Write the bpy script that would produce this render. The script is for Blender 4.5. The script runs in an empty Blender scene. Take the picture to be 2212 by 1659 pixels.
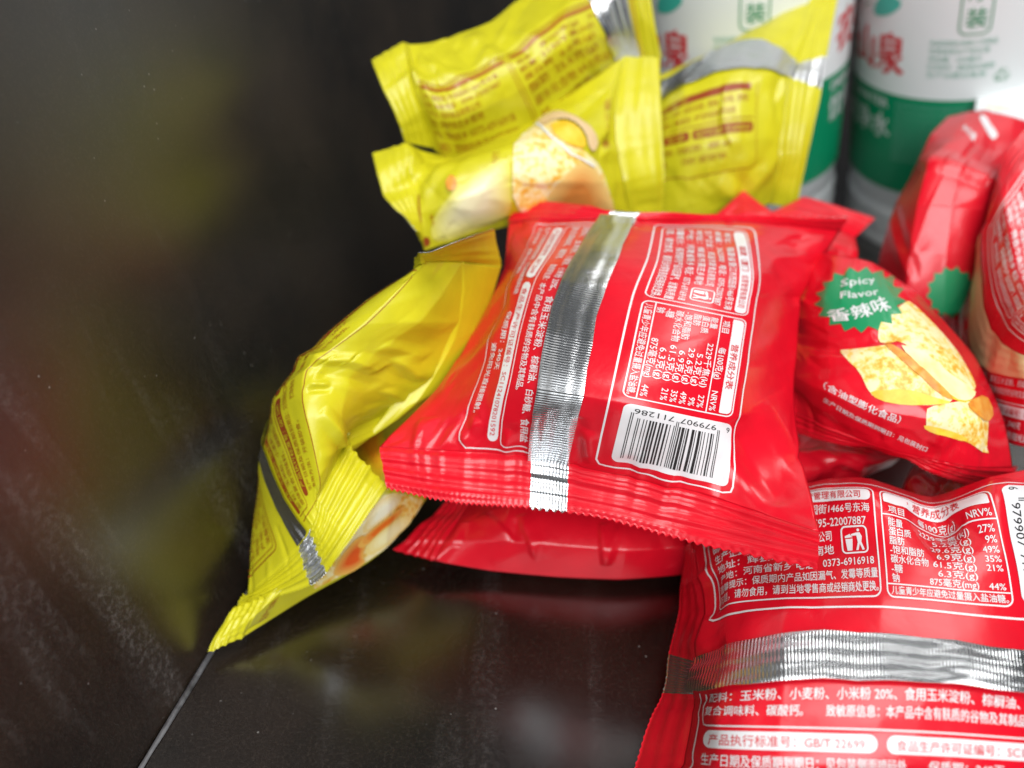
import bpy, math, random
import numpy as np
from mathutils import Vector
from mathutils.geometry import delaunay_2d_cdt

SC = bpy.context.scene
COL = SC.collection
# ------------------------------------------------------------------ camera
F_PX, H_CAM, PITCH = 1916.0, 0.1624, math.radians(36)     # reference frame is 2212 x 1659
CAM = np.array([0.0, 0.0, H_CAM])
FWD = np.array([0, math.cos(PITCH), -math.sin(PITCH)])
UPV = np.array([0, math.sin(PITCH), math.cos(PITCH)])
RGT = np.array([1.0, 0, 0])
cd = bpy.data.cameras.new('camera')
cam = bpy.data.objects.new('camera', cd); COL.objects.link(cam)
cam.location = CAM; cam.rotation_euler = (math.pi/2 - PITCH, 0, 0)
cd.sensor_width = 36; cd.lens = 36*F_PX/2212
cd.clip_start = 0.01; cd.clip_end = 50
cd.dof.use_dof = True; cd.dof.focus_distance = 0.169; cd.dof.aperture_fstop = 9.5
cd.dof.aperture_blades = 0
SC.camera = cam
# ------------------------------------------------------------------ world, lamps, exposure
wd = bpy.data.worlds.new('World'); SC.world = wd; wd.use_nodes = True
bg = wd.node_tree.nodes['Background']
bg.inputs[0].default_value = (0.86, 0.93, 1.0, 1); bg.inputs[1].default_value = 0.06
def area(name, loc, target, sx, sy, power, col=(1, 1, 1)):
    l = bpy.data.lights.new(name, 'AREA'); l.shape = 'RECTANGLE'; l.size = sx; l.size_y = sy
    l.energy = power; l.color = col
    o = bpy.data.objects.new(name, l); COL.objects.link(o)
    o.location = loc
    o.rotation_euler = (Vector(target)-Vector(loc)).to_track_quat('-Z', 'Y').to_euler()
    return o
area('unseen_lamp', (0.25, -0.05, 1.30), (0.05, 0.2, 0), 1.0, 0.5, 13, (1.0, 0.985, 0.97))  # the room's ceiling light, out of view
area('unseen_lamp', (0.10, -0.82, 0.80), (0.05, 0.2, 0.03), 0.9, 0.6, 16.5, (0.97, 0.99, 1.0))  # added frontal fill, low behind the camera, no known source
area('unseen_lamp', (0.93, 1.05, 1.32), (0.08, 0.12, 0.03), 0.50, 0.42, 5, (1.0, 0.99, 0.97))  # added to put a bright reflection in the corner bag's silver seam
SC.view_settings.view_transform = 'Standard'
SC.view_settings.look = 'None'
SC.view_settings.exposure = 0.0
SC.view_settings.gamma = 1.0
SC.view_settings.use_curve_mapping = False
SC.cycles.max_bounces = 10
SC.cycles.caustics_reflective = True
SC.cycles.use_denoising = True

# ------------------------------------------------------------------ helpers
def ray(px, py):
    return FWD + (px-1106)/F_PX*RGT - (py-829.5)/F_PX*UPV
def proj(P):
    d = P - CAM
    z = d @ FWD
    return 1106 + (d @ RGT)/z*F_PX, 829.5 - (d @ UPV)/z*F_PX, z
def at_z(px, py, z):
    d = ray(px, py); return CAM + d*((z-H_CAM)/d[2])
def at_d(px, py, t):
    return CAM + ray(px, py)*t
SEAM_A, SEAM_B = at_z(300, 1659, 0), at_z(484, 1358, 0)
SDIR = (SEAM_B-SEAM_A)/np.linalg.norm(SEAM_B-SEAM_A)
NIN = np.array([SDIR[1], -SDIR[0], 0.0])                 # points into the tray
LEAN = math.radians(12)
WUP = np.array([0, 0, 1])*math.cos(LEAN) - NIN*math.sin(LEAN)
WN = NIN*math.cos(LEAN) + np.array([0, 0, 1])*math.sin(LEAN)
def wall_depth(px, py):
    d = ray(px, py); k = WN @ d
    if abs(k) < 1e-6: return 99
    t = (WN @ (SEAM_A-CAM))/k
    return t if t > 0 else 99
def P3(px, py, v, mode):
    if mode == 'z':                       # height over the slope of the pile
        t = (0.18-v*0.01)/(0.70711*(1+(py-829.5)/F_PX))
    elif mode == 'f':                     # height over the tabletop
        t = (v*0.01-H_CAM)/ray(px, py)[2]
    else:
        t = v*0.01
    t = min(t, wall_depth(px, py)-0.004)
    d = ray(px, py)
    tf = (0.0008-H_CAM)/d[2]
    if tf > 0: t = min(t, tf)
    return CAM + d*t

def new_mat(name):
    m = bpy.data.materials.new(name); m.use_nodes = True
    return m, m.node_tree, m.node_tree.nodes['Principled BSDF']
def N(nt, typ, **kw):
    n = nt.nodes.new(typ)
    for k, v in kw.items():
        if k.startswith('i_'): n.inputs[k[2:].replace('_', ' ')].default_value = v
        else: setattr(n, k, v)
    return n
def ramp(nt, fac, stops):
    r = nt.nodes.new('ShaderNodeValToRGB')
    el = r.color_ramp.elements
    while len(el) < len(stops): el.new(0.5)
    for e, (p, c) in zip(el, stops):
        e.position = p; e.color = (*c, 1) if len(c) == 3 else c
    nt.links.new(fac, r.inputs[0]); return r
def film(name, base, rough=0.36, coat=0.25, spec=0.5, bump=0.25, var=0.06):
    m, nt, b = new_mat(name)
    tc = N(nt, 'ShaderNodeTexCoord')
    nz = N(nt, 'ShaderNodeTexNoise', i_Scale=160.0, i_Detail=4.0)
    nt.links.new(tc.outputs['Object'], nz.inputs['Vector'])
    lo = tuple(max(0, c*(1-var)) for c in base); hi = tuple(min(1, c*(1+var)) for c in base)
    r = ramp(nt, nz.outputs['Fac'], [(0.3, lo), (0.7, hi)])
    nt.links.new(r.outputs[0], b.inputs['Base Color'])
    n2 = N(nt, 'ShaderNodeTexNoise', i_Scale=420.0, i_Detail=2.0)
    nt.links.new(tc.outputs['Object'], n2.inputs['Vector'])
    bp = N(nt, 'ShaderNodeBump', i_Strength=bump, i_Distance=0.0003)
    nt.links.new(n2.outputs['Fac'], bp.inputs['Height'])
    nt.links.new(bp.outputs[0], b.inputs['Normal'])
    b.inputs['Roughness'].default_value = rough
    b.inputs['Specular IOR Level'].default_value = spec
    b.inputs['Coat Weight'].default_value = coat
    b.inputs['Coat Roughness'].default_value = 0.15
    return m
def plain(name, base, rough=0.45, spec=0.4):
    m, nt, b = new_mat(name)
    b.inputs['Base Color'].default_value = (*base, 1)
    b.inputs['Roughness'].default_value = rough
    b.inputs['Specular IOR Level'].default_value = spec
    if name.endswith('_ink'):
        b.inputs['Coat Weight'].default_value = 0.4; b.inputs['Coat Roughness'].default_value = 0.16
    return m
M = {}
M['red'] = film('red_film', (0.63, 0.0045, 0.017), rough=0.3, coat=0.25, spec=0.36)
M['yellow'] = film('yellow_film', (0.55, 0.505, 0.010), rough=0.4, coat=0.15)
M['white_ink'] = plain('white_ink', (0.72, 0.71, 0.72))
M['red_ink'] = plain('red_ink', (0.62, 0.02, 0.03))
M['black_ink'] = plain('black_ink', (0.012, 0.012, 0.012))
M['brown_ink'] = plain('brown_ink', (0.36, 0.12, 0.006))
M['dark_brown_ink'] = plain('dark_brown_ink', (0.27, 0.045, 0.006))
M['green_ink'] = plain('green_ink', (0.004, 0.25, 0.09))
M['label_white'] = plain('label_white', (0.74, 0.77, 0.77), 0.35)
M['label_green'] = plain('label_green', (0.002, 0.23, 0.10), 0.35)
M['pale_green_ink'] = plain('pale_green_ink', (0.15, 0.42, 0.30), 0.4)

def foil_mat(name, base, rough=0.26):
    m, nt, b = new_mat(name)
    b.inputs['Metallic'].default_value = 1.0
    b.inputs['Base Color'].default_value = (*base, 1)
    b.inputs['Roughness'].default_value = rough
    tc = N(nt, 'ShaderNodeTexCoord')
    uv = tc.outputs['UV']
    w1 = N(nt, 'ShaderNodeTexWave', bands_direction='X', i_Scale=0.45, i_Distortion=0.3); nt.links.new(uv, w1.inputs[0])
    w2 = N(nt, 'ShaderNodeTexWave', bands_direction='Y', i_Scale=0.10, i_Distortion=0.4); nt.links.new(uv, w2.inputs[0])
    nz = N(nt, 'ShaderNodeTexNoise', i_Scale=0.28, i_Detail=3.0); nt.links.new(uv, nz.inputs['Vector'])
    a = N(nt, 'ShaderNodeMath', operation='MULTIPLY'); nt.links.new(w1.outputs['Fac'], a.inputs[0]); a.inputs[1].default_value = 0.34
    c = N(nt, 'ShaderNodeMath', operation='MULTIPLY_ADD'); nt.links.new(w2.outputs['Fac'], c.inputs[0]); c.inputs[1].default_value = 0.05
    nt.links.new(a.outputs[0], c.inputs[2])
    d = N(nt, 'ShaderNodeMath', operation='MULTIPLY_ADD'); nt.links.new(nz.outputs['Fac'], d.inputs[0]); d.inputs[1].default_value = 0.7
    nt.links.new(c.outputs[0], d.inputs[2])
    bp = N(nt, 'ShaderNodeBump', i_Strength=0.55, i_Distance=0.00035)
    nt.links.new(d.outputs[0], bp.inputs['Height']); nt.links.new(bp.outputs[0], b.inputs['Normal'])
    return m
M['foil'] = foil_mat('silver_foil', (0.74, 0.76, 0.78)); M['yellow_reflection_foil'] = foil_mat('yellow_reflection_foil', (0.72, 0.56, 0.30), 0.5); M['yellow_reflection_foil'].node_tree.nodes['Principled BSDF'].inputs['Metallic'].default_value = 0.45  # gold tone stands for yellow reflected in a silver seam
def chip_mat(name, stops, scale=900):
    m, nt, b = new_mat(name)
    tc = N(nt, 'ShaderNodeTexCoord')
    nz = N(nt, 'ShaderNodeTexNoise', i_Scale=scale, i_Detail=5.0, i_Roughness=0.62)
    nt.links.new(tc.outputs['Object'], nz.inputs['Vector'])
    n2 = N(nt, 'ShaderNodeTexNoise', i_Scale=scale*0.18, i_Detail=2.0)
    nt.links.new(tc.outputs['Object'], n2.inputs['Vector'])
    mx = N(nt, 'ShaderNodeMath', operation='MULTIPLY_ADD'); nt.links.new(nz.outputs['Fac'], mx.inputs[0]); mx.inputs[1].default_value = 0.6
    m3 = N(nt, 'ShaderNodeMath', operation='MULTIPLY'); nt.links.new(n2.outputs['Fac'], m3.inputs[0]); m3.inputs[1].default_value = 0.4
    nt.links.new(m3.outputs[0], mx.inputs[2])
    r = ramp(nt, mx.outputs[0], stops)
    nt.links.new(r.outputs[0], b.inputs['Base Color'])
    b.inputs['Roughness'].default_value = 0.4
    return m
M['chip'] = chip_mat('printed_chip', [(0.40, (0.74, 0.36, 0.03)), (0.46, (0.81, 0.60, 0.14)), (0.54, (0.84, 0.75, 0.42))], 650)
M['chip_side'] = chip_mat('printed_chip_edge', [(0.36, (0.80, 0.42, 0.01)), (0.52, (0.82, 0.56, 0.04)), (0.64, (0.84, 0.62, 0.10))], 300)
M['chip_orange'] = chip_mat('printed_chip_shade', [(0.35, (0.60, 0.16, 0.012)), (0.5, (0.70, 0.28, 0.03)), (0.64, (0.78, 0.44, 0.08))], 400)
M['sauce'] = chip_mat('printed_sauce', [(0.34, (0.60, 0.055, 0.008)), (0.5, (0.72, 0.16, 0.012)), (0.66, (0.80, 0.36, 0.05))], 300)
M['cream'] = chip_mat('printed_cream', [(0.30, (0.82, 0.72, 0.20)), (0.5, (0.84, 0.80, 0.42)), (0.7, (0.86, 0.84, 0.56))], 200)
M['pink_tint'] = plain('pink_ink', (0.70, 0.50, 0.26))

def spline(knots, vals, xq):
    """natural cubic spline along axis 0"""
    k = np.asarray(knots, float); v = np.asarray(vals, float); n = len(k)
    if n == 2:
        t = ((xq-k[0])/(k[1]-k[0])).reshape((-1,)+(1,)*(v.ndim-1)); return v[0]*(1-t)+v[1]*t
    h = np.diff(k)
    A = np.zeros((n, n)); r = np.zeros((n,)+v.shape[1:])
    A[0, 0] = A[-1, -1] = 1
    hs = lambda i: h[i]
    for i in range(1, n-1):
        A[i, i-1] = h[i-1]; A[i, i] = 2*(h[i-1]+h[i]); A[i, i+1] = h[i]
        r[i] = 6*((v[i+1]-v[i])/h[i]-(v[i]-v[i-1])/h[i-1])
    m = np.linalg.solve(A, r.reshape(n, -1)).reshape(r.shape)
    idx = np.clip(np.searchsorted(k, xq, side='right')-1, 0, n-2)
    sh = (-1,)+(1,)*(v.ndim-1)
    a = (k[idx+1]-xq).reshape(sh); b = (xq-k[idx]).reshape(sh); hh = h[idx].reshape(sh)
    return (m[idx]*a**3+m[idx+1]*b**3)/(6*hh)+(v[idx]/hh-m[idx]*hh/6)*a+(v[idx+1]/hh-m[idx+1]*hh/6)*b

def mesh_obj(name, verts, faces, mats, parent=None, fmat=None, normals=None, uvs=None, smooth=True):
    me = bpy.data.meshes.new(name)
    me.from_pydata([tuple(v) for v in verts], [], [tuple(int(i) for i in f) for f in faces])
    for m in mats: me.materials.append(m)
    if fmat is not None: me.polygons.foreach_set('material_index', np.asarray(fmat, np.int32))
    me.polygons.foreach_set('use_smooth', np.full(len(me.polygons), smooth))
    if uvs is not None:
        ul = me.uv_layers.new(name='UVMap')
        li = np.zeros(len(me.loops), np.int32); me.loops.foreach_get('vertex_index', li)
        ul.data.foreach_set('uv', np.asarray(uvs, np.float32)[li].ravel())
    me.update()
    if normals is not None:
        me.normals_split_custom_set_from_vertices([tuple(v) for v in normals])
    o = bpy.data.objects.new(name, me); COL.objects.link(o)
    if parent is not None: o.parent = parent
    return o
def thing(name, label, cat, group=None, loc=(0, 0, 0)):
    o = bpy.data.objects.new(name, None); COL.objects.link(o)
    o.empty_display_size = 0.01
    o.location = loc
    o['label'] = label; o['category'] = cat
    if group: o['group'] = group
    return o
def rebase(root, loc):
    """put an Empty at the thing's base and keep its parts where they are"""
    v = Vector(loc); root.location = v
    for c in root.children:
        c.data.transform(__import__('mathutils').Matrix.Translation(-v))
        for g in c.children: g.data.transform(__import__('mathutils').Matrix.Translation(-v))

# ---- flat artwork: lists of (verts2d, faces, material key), in millimetres of the pack
_tc = {}
def text2d(s, bold=0.0):
    key = (s, 0)
    if key in _tc: return _tc[key]
    c = bpy.data.curves.new('t', 'FONT'); c.body = s; c.size = 1; c.resolution_u = 2
    o = bpy.data.objects.new('t', c); COL.objects.link(o)
    bpy.context.view_layer.update()
    m = o.to_mesh()
    v = np.array([(p.co.x, p.co.y) for p in m.vertices]) if len(m.vertices) else np.zeros((0, 2))
    f = [tuple(p.vertices) for p in m.polygons]
    o.to_mesh_clear(); bpy.data.objects.remove(o); bpy.data.curves.remove(c)
    _tc[key] = (v, f); return v, f
def T(art, s, x, y, h=2.0, w=None, mat='white_ink', rot=0, right=None, bold=0.012, shear=0):
    v, f = text2d(s, bold)
    if not len(v): return
    v = v*h/0.88
    v[:, 0] -= v[:, 0].min()
    if w is not None: v[:, 0] *= w/max(1e-6, v[:, 0].max())
    if right is not None: x = right - v[:, 0].max()
    v[:, 0] += shear*v[:, 1]
    if rot:
        c, s_ = math.cos(math.radians(rot)), math.sin(math.radians(rot))
        v = np.stack([v[:, 0]*c-v[:, 1]*s_, v[:, 0]*s_+v[:, 1]*c], 1)
    art.append((v+np.array([x, y]), f, mat))
    if bold > 0: art.append((v+np.array([x, y])+np.array([1, 0.6])*h*bold*2.2, f, mat, 0.00002))
def rrect_path(x0, y0, x1, y1, r, n=6):
    if np.isscalar(r): r = (r,)*4
    pts = []
    for (cx, cy, a0, rr) in ((x1-r[0], y0+r[0], -90, r[0]), (x1-r[1], y1-r[1], 0, r[1]), (x0+r[2], y1-r[2], 90, r[2]), (x0+r[3], y0+r[3], 180, r[3])):
        for k in range(n+1):
            a = math.radians(a0+90*k/n); pts.append((cx+rr*math.cos(a), cy+rr*math.sin(a)))
    return np.array(pts)
def densify(p, step, closed=True):
    out = []
    n = len(p)
    for i in range(n if closed else n-1):
        a, b = p[i], p[(i+1) % n]; k = max(1, int(np.linalg.norm(b-a)/step))
        for j in range(k): out.append(a+(b-a)*j/k)
    if not closed: out.append(p[-1])
    return np.array(out)
def line(art, pts, w, mat='white_ink', closed=False, step=0.8):
    p = densify(np.asarray(pts, float), step, closed)
    keep = [0]
    for i in range(1, len(p)):
        if np.linalg.norm(p[i]-p[keep[-1]]) > 1e-4: keep.append(i)
    p = p[keep]; n = len(p)
    t = (np.roll(p, -1, 0)-np.roll(p, 1, 0)) if closed else np.gradient(p, axis=0)
    t /= np.linalg.norm(t, axis=1, keepdims=True)+1e-9
    nn = np.stack([-t[:, 1], t[:, 0]], 1)*w/2
    v = np.concatenate([p+nn, p-nn])
    f = [(i, n+i, n+(i+1) % n, (i+1) % n) for i in range(n if closed else n-1)]
    art.append((v, f, mat))
def rrect(art, x0, y0, x1, y1, r, w, mat='white_ink'):
    line(art, rrect_path(x0, y0, x1, y1, r), w, mat, True)
def inside(poly, q):
    x, y = q[:, 0], q[:, 1]; r = np.zeros(len(q), bool)
    for i in range(len(poly)):
        a, b = poly[i-1], poly[i]
        c = ((a[1] > y) != (b[1] > y)) & (x < (b[0]-a[0])*(y-a[1])/(b[1]-a[1]+1e-12)+a[0]); r ^= c
    return r
def fill(art, poly, mat, step=0.9):
    poly = np.asarray(poly, float)
    d = densify(poly, step)
    lo, hi = d.min(0), d.max(0)
    gx, gy = np.meshgrid(np.arange(lo[0]+step/2, hi[0], step), np.arange(lo[1]+step/2, hi[1], step))
    q = np.stack([gx.ravel(), gy.ravel()], 1)
    if len(q):
        q = q[inside(poly, q)]
        if len(q):
            dm = np.sqrt(((q[:, None]-d[None])**2).sum(2)).min(1); q = q[dm > step*0.35]
    allv = [Vector(v) for v in d]+[Vector(v) for v in q]
    n = len(d)
    vv, ee, ff, *_ = delaunay_2d_cdt(allv, [], [list(range(n))], 1, 1e-5, False)
    vv = np.array([tuple(v) for v in vv])
    cen = np.array([vv[list(f)].mean(0) for f in ff])
    ok = inside(poly, cen)
    art.append((vv, [tuple(f) for f, o in zip(ff, ok) if o], mat))
def smooth_poly(p, it=2):
    p = np.asarray(p, float)
    for _ in range(it):
        q = np.roll(p, -1, 0); p = np.stack([p*.75+q*.25, p*.25+q*.75], 1).reshape(-1, 2)
    return p

# ------------------------------------------------------------------ the snack bag builder
class Bag:
    """front sheet given as a coarse net of points (rows = pack x in mm, columns = pack y in mm)"""
    def __init__(s, label, mat, xs, ys, net, mode, seed, group, res=0.55, fac=0.35, back=0.010, kind='snack_bag', cat='snack bag'):
        s.rng = np.random.RandomState(seed)
        s.xs, s.ys = np.array(xs, float), np.array(ys, float); s.mat = mat
        pts = np.array([[P3(*p, mode) for p in row] for row in net])
        assert pts.shape[:2] == (len(xs), len(ys)), (label, pts.shape)
        s.nx = int((xs[-1]-xs[0])/res)+1; s.ny = int((ys[-1]-ys[0])/res)+1
        s.X = np.linspace(xs[0], xs[-1], s.nx); s.Y = np.linspace(ys[0], ys[-1], s.ny)
        def lin(k, v, q):
            i = np.clip(np.searchsorted(k, q, side='right')-1, 0, len(k)-2); t = ((q-k[i])/(k[i+1]-k[i]))[:, None, None]
            return v[i]*(1-t)+v[i+1]*t
        mixed = lambda k, v, q: spline(k, v, q)*(1-fac)+lin(k, v, q)*fac
        g = mixed(s.xs, pts, s.X); g = mixed(s.ys, np.swapaxes(g, 0, 1), s.Y); s.G = np.swapaxes(g, 0, 1).copy()
        s.root = thing(kind, label, cat, group); s.backT = back
        s.norm(); s.base_n = s.Nn.copy()
    def norm(s):
        dx = np.gradient(s.G, axis=0); dy = np.gradient(s.G, axis=1)
        n = np.cross(dx, dy); s.Nn = n/(np.linalg.norm(n, axis=2, keepdims=True)+1e-12)
    def at(s, x, y, arr=None):
        arr = s.G if arr is None else arr
        fi = np.clip((np.asarray(x, float)-s.X[0])/(s.X[-1]-s.X[0])*(s.nx-1), 0, s.nx-1.0001)
        fj = np.clip((np.asarray(y, float)-s.Y[0])/(s.Y[-1]-s.Y[0])*(s.ny-1), 0, s.ny-1.0001)
        i = fi.astype(int); j = fj.astype(int); a = (fi-i)[:, None]; b = (fj-j)[:, None]
        return arr[i, j]*(1-a)*(1-b)+arr[i+1, j]*a*(1-b)+arr[i, j+1]*(1-a)*b+arr[i+1, j+1]*a*b
    def inv(s, px, py):
        if not hasattr(s, '_pp'):
            u, v, z = proj(s.G.reshape(-1, 3)); s._pp = np.stack([u, v], 1).reshape(s.nx, s.ny, 2)
            view = s.G-CAM; s._fc = ((view*s.base_n).sum(2) < 0)
        d = ((s._pp-np.array([px, py]))**2).sum(2)
        d = np.where(s._fc, d, d+4000)
        i, j = np.unravel_index(np.argmin(d), d.shape)
        i = min(max(i, 1), s.nx-2); j = min(max(j, 1), s.ny-2)
        J = np.stack([(s._pp[i+1, j]-s._pp[i-1, j])/2, (s._pp[i, j+1]-s._pp[i, j-1])/2], 1)
        try: k = np.clip(np.linalg.solve(J, np.array([px, py])-s._pp[i, j]), -1.5, 1.5)
        except Exception: k = np.zeros(2)
        return np.array([s.X[0]+(i+k[0])*(s.X[1]-s.X[0]), s.Y[0]+(j+k[1])*(s.Y[1]-s.Y[0])])
    def px2(s, pts): return np.array([s.inv(*p) for p in pts])
    # relief
    def ridge(s, a, b, w, amp, sharp=1.0, tail=0.25, skew=0.0):
        a, b = np.asarray(a, float), np.asarray(b, float); d = b-a; L2 = d @ d+1e-9; L = math.sqrt(L2)
        XX, YY = np.meshgrid(s.X, s.Y, indexing='ij')
        t = ((XX-a[0])*d[0]+(YY-a[1])*d[1])/L2
        e = ((YY-a[1])*d[0]-(XX-a[0])*d[1])/L
        tc = np.clip(t, 0, 1); out = np.abs(t-tc)*L
        dist = np.sqrt(e*e+out*out)
        ww = w*(1+skew*np.sign(e))
        prof = np.clip(1-dist/ww, 0, 1)**sharp
        prof = np.where(sharp > 1.4, prof, prof*prof*(3-2*prof)*0.4+prof*0.6)
        tp = np.minimum(1, np.minimum(tc, 1-tc)/max(tail, 1e-3)); tp = np.sqrt(np.clip(tp, 0.0, 1))
        s.G += s.base_n*(prof*tp*amp*0.001)[..., None]
    def rp(s, p, q, w, amp, **k):
        s.ridge(s.inv(*p), s.inv(*q), w, amp, **k)
    def poly_ridge(s, pts, w, amp, **k):
        for a, b in zip(pts[:-1], pts[1:]): s.rp(a, b, w, amp, tail=0.05, **k)
    def crumple(s, n, amp=(0.2, 0.6), w=(1.5, 4), L=(8, 26), ang=None, edge=4):
        for _ in range(n):
            c = np.array([s.rng.uniform(s.X[0]+edge, s.X[-1]-edge), s.rng.uniform(s.Y[0]+edge, s.Y[-1]-edge)])
            th = s.rng.uniform(0, math.pi) if ang is None else math.radians(s.rng.normal(ang[0], ang[1]))
            l = s.rng.uniform(*L)/2; d = np.array([math.cos(th), math.sin(th)])*l
            s.ridge(c-d, c+d, s.rng.uniform(*w), s.rng.uniform(*amp)*s.rng.choice([-1, 1]), tail=0.4, skew=s.rng.uniform(-.5, .5))
    def facets(s, step, amp, edge=1.0, soft=1, aniso=(1, 1), centre=0.35):
        """flat panels with crisp borders, as crumpled film has"""
        lx, ly = s.X[-1]-s.X[0], s.Y[-1]-s.Y[0]
        n = int(lx*ly/(step*step*aniso[0]*aniso[1]))+4
        p = np.stack([s.rng.uniform(0, lx, n)/aniso[0], s.rng.uniform(0, ly, n)/aniso[1]], 1)
        cx, cy = lx/aniso[0], ly/aniso[1]; e = 3*step
        p = np.concatenate([p, [(-e, -e), (cx+e, -e), (cx+e, cy+e), (-e, cy+e), (cx/2, -e), (cx/2, cy+e), (-e, cy/2), (cx+e, cy/2)]])
        vv, ee, ff, *_ = delaunay_2d_cdt([Vector(q) for q in p], [], [], 0, 1e-6, False)
        v = np.array([tuple(q) for q in vv]); h = s.rng.normal(0, 1, len(v))
        gx, gy = (s.X-s.X[0])/aniso[0], (s.Y-s.Y[0])/aniso[1]
        D = np.zeros((s.nx, s.ny))
        for f in ff:
            a, b, c = v[f[0]], v[f[1]], v[f[2]]
            den = (b[1]-c[1])*(a[0]-c[0])+(c[0]-b[0])*(a[1]-c[1])
            if abs(den) < 1e-9: continue
            ix = np.where((gx >= min(a[0], b[0], c[0])) & (gx <= max(a[0], b[0], c[0])))[0]; iy = np.where((gy >= min(a[1], b[1], c[1])) & (gy <= max(a[1], b[1], c[1])))[0]
            if not len(ix) or not len(iy): continue
            X, Y = gx[ix][:, None], gy[iy][None]
            w0 = ((b[1]-c[1])*(X-c[0])+(c[0]-b[0])*(Y-c[1]))/den; w1 = ((c[1]-a[1])*(X-c[0])+(a[0]-c[0])*(Y-c[1]))/den; w2 = 1-w0-w1
            ok = (w0 >= -1e-6) & (w1 >= -1e-6) & (w2 >= -1e-6)
            sub = D[np.ix_(ix, iy)]; sub[ok] = (w0*h[f[0]]+w1*h[f[1]]+w2*h[f[2]])[ok]; D[np.ix_(ix, iy)] = sub
        for _ in range(soft):
            q = np.pad(D, 1, 'edge'); D = (q[1:-1, 1:-1]*2+q[:-2, 1:-1]+q[2:, 1:-1]+q[1:-1, :-2]+q[1:-1, 2:])/6
        d = np.minimum.outer(np.minimum(s.X-s.X[0], s.X[-1]-s.X), np.full(s.ny, 1e9)); d = np.minimum(d, np.minimum(s.Y-s.Y[0], s.Y[-1]-s.Y)[None])
        wgt = centre+(1-centre)*np.exp(-(d/14)**2)*edge
        s.G += s.base_n*(D*wgt*amp*0.001)[..., None]
    def seal_pleats(s, side, n, L=(6, 16), amp=(0.3, 0.9), w=(1.2, 3)):
        for _ in range(n):
            ll = s.rng.uniform(*L); sl = s.rng.normal(0, 0.25)
            if side in 'x0 x1'.split():
                y = s.rng.uniform(s.Y[0]+2, s.Y[-1]-2); x0 = s.X[0] if side == 'x0' else s.X[-1]; k = 1 if side == 'x0' else -1
                a, b = (x0-k*ll*.3, y), (x0+k*ll, y+sl*ll)
            else:
                x = s.rng.uniform(s.X[0]+2, s.X[-1]-2); y0 = s.Y[0] if side == 'y0' else s.Y[-1]; k = 1 if side == 'y0' else -1
                a, b = (x, y0-k*ll*.3), (x+sl*ll, y0+k*ll)
            s.ridge(a, b, s.rng.uniform(*w), s.rng.uniform(*amp)*s.rng.choice([-1, 1]), tail=0.7)
    # parts
    def body(s, mats=None, fm=None, name='film_body'):
        s.norm()
        nx, ny = s.nx, s.ny
        u = np.linspace(0, 1, nx)[:, None, None]; v = np.linspace(0, 1, ny)[None, :, None]
        G = s.G
        coons = (1-u)*G[:1]+u*G[-1:]+(1-v)*G[:, :1]+v*G[:, -1:]-((1-u)*(1-v)*G[0, 0]+u*(1-v)*G[-1, 0]+(1-u)*v*G[0, -1]+u*v*G[-1, -1])
        nb = s.base_n.mean((0, 1)); nb /= np.linalg.norm(nb)
        prof = (np.sin(np.pi*u)*np.sin(np.pi*v))**0.6
        Bk = coons-nb*(s.backT*prof)
        dG = ((Bk-G)*nb).sum(2, keepdims=True)      # never in front of the front sheet
        Bk = Bk-nb*np.where(dG > -0.001*prof, dG+0.001*prof, 0)
        Bk[..., 2] = np.maximum(Bk[..., 2], 0.0006)
        kk = ((Bk-SEAM_A) @ WN)[..., None]
        Bk = Bk+WN*np.where(kk < 0.001, 0.001-kk, 0)
        Bk[0] = G[0]; Bk[-1] = G[-1]; Bk[:, 0] = G[:, 0]; Bk[:, -1] = G[:, -1]
        idx = np.arange(nx*ny).reshape(nx, ny)
        q = np.stack([idx[:-1, :-1], idx[1:, :-1], idx[1:, 1:], idx[:-1, 1:]], -1).reshape(-1, 4)
        bi = idx.copy(); bi[1:-1, 1:-1] = nx*ny+np.arange((nx-2)*(ny-2)).reshape(nx-2, ny-2)
        qb = np.stack([bi[:-1, :-1], bi[:-1, 1:], bi[1:, 1:], bi[1:, :-1]], -1).reshape(-1, 4)
        verts = np.concatenate([G.reshape(-1, 3), Bk[1:-1, 1:-1].reshape(-1, 3)])
        fmat = np.zeros(len(q)+len(qb), int)
        if fm is not None:
            XX, YY = np.meshgrid((s.X[:-1]+s.X[1:])/2, (s.Y[:-1]+s.Y[1:])/2, indexing='ij'); fmat[:len(q)] = fm(XX, YY).ravel()
        s.bodyo = mesh_obj(name, verts, np.concatenate([q, qb]), mats or [M[s.mat]], s.root, fmat)
        return s.bodyo
    def art(s, art, name, off=0.00011, label=None, by_name=True):
        keys = []
        V, Fc, fm, Nr = [], [], [], []; base = 0
        for it in art:
            v, f, mk = it[:3]; ex = it[3] if len(it) > 3 else 0.0
            if mk not in keys: keys.append(mk)
            lift = off*(1+0.55*keys.index(mk))+ex
            V.append(s.at(v[:, 0], v[:, 1])+s.at(v[:, 0], v[:, 1], s.Nn)*lift); Nr.append(s.at(v[:, 0], v[:, 1], s.Nn))
            a = (v[f[0][1]][0]-v[f[0][0]][0])*(v[f[0][2]][1]-v[f[0][0]][1])-(v[f[0][1]][1]-v[f[0][0]][1])*(v[f[0][2]][0]-v[f[0][0]][0]) if f else 1
            Fc += [tuple(i+base for i in (ff if a > 0 else ff[::-1])) for ff in f]; fm += [keys.index(mk)]*len(f); base += len(v)
        o = mesh_obj(name, np.concatenate(V), Fc, [M[k] for k in keys], s.root, fm, np.concatenate(Nr))
        if label: o['label'] = label
        return o
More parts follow.
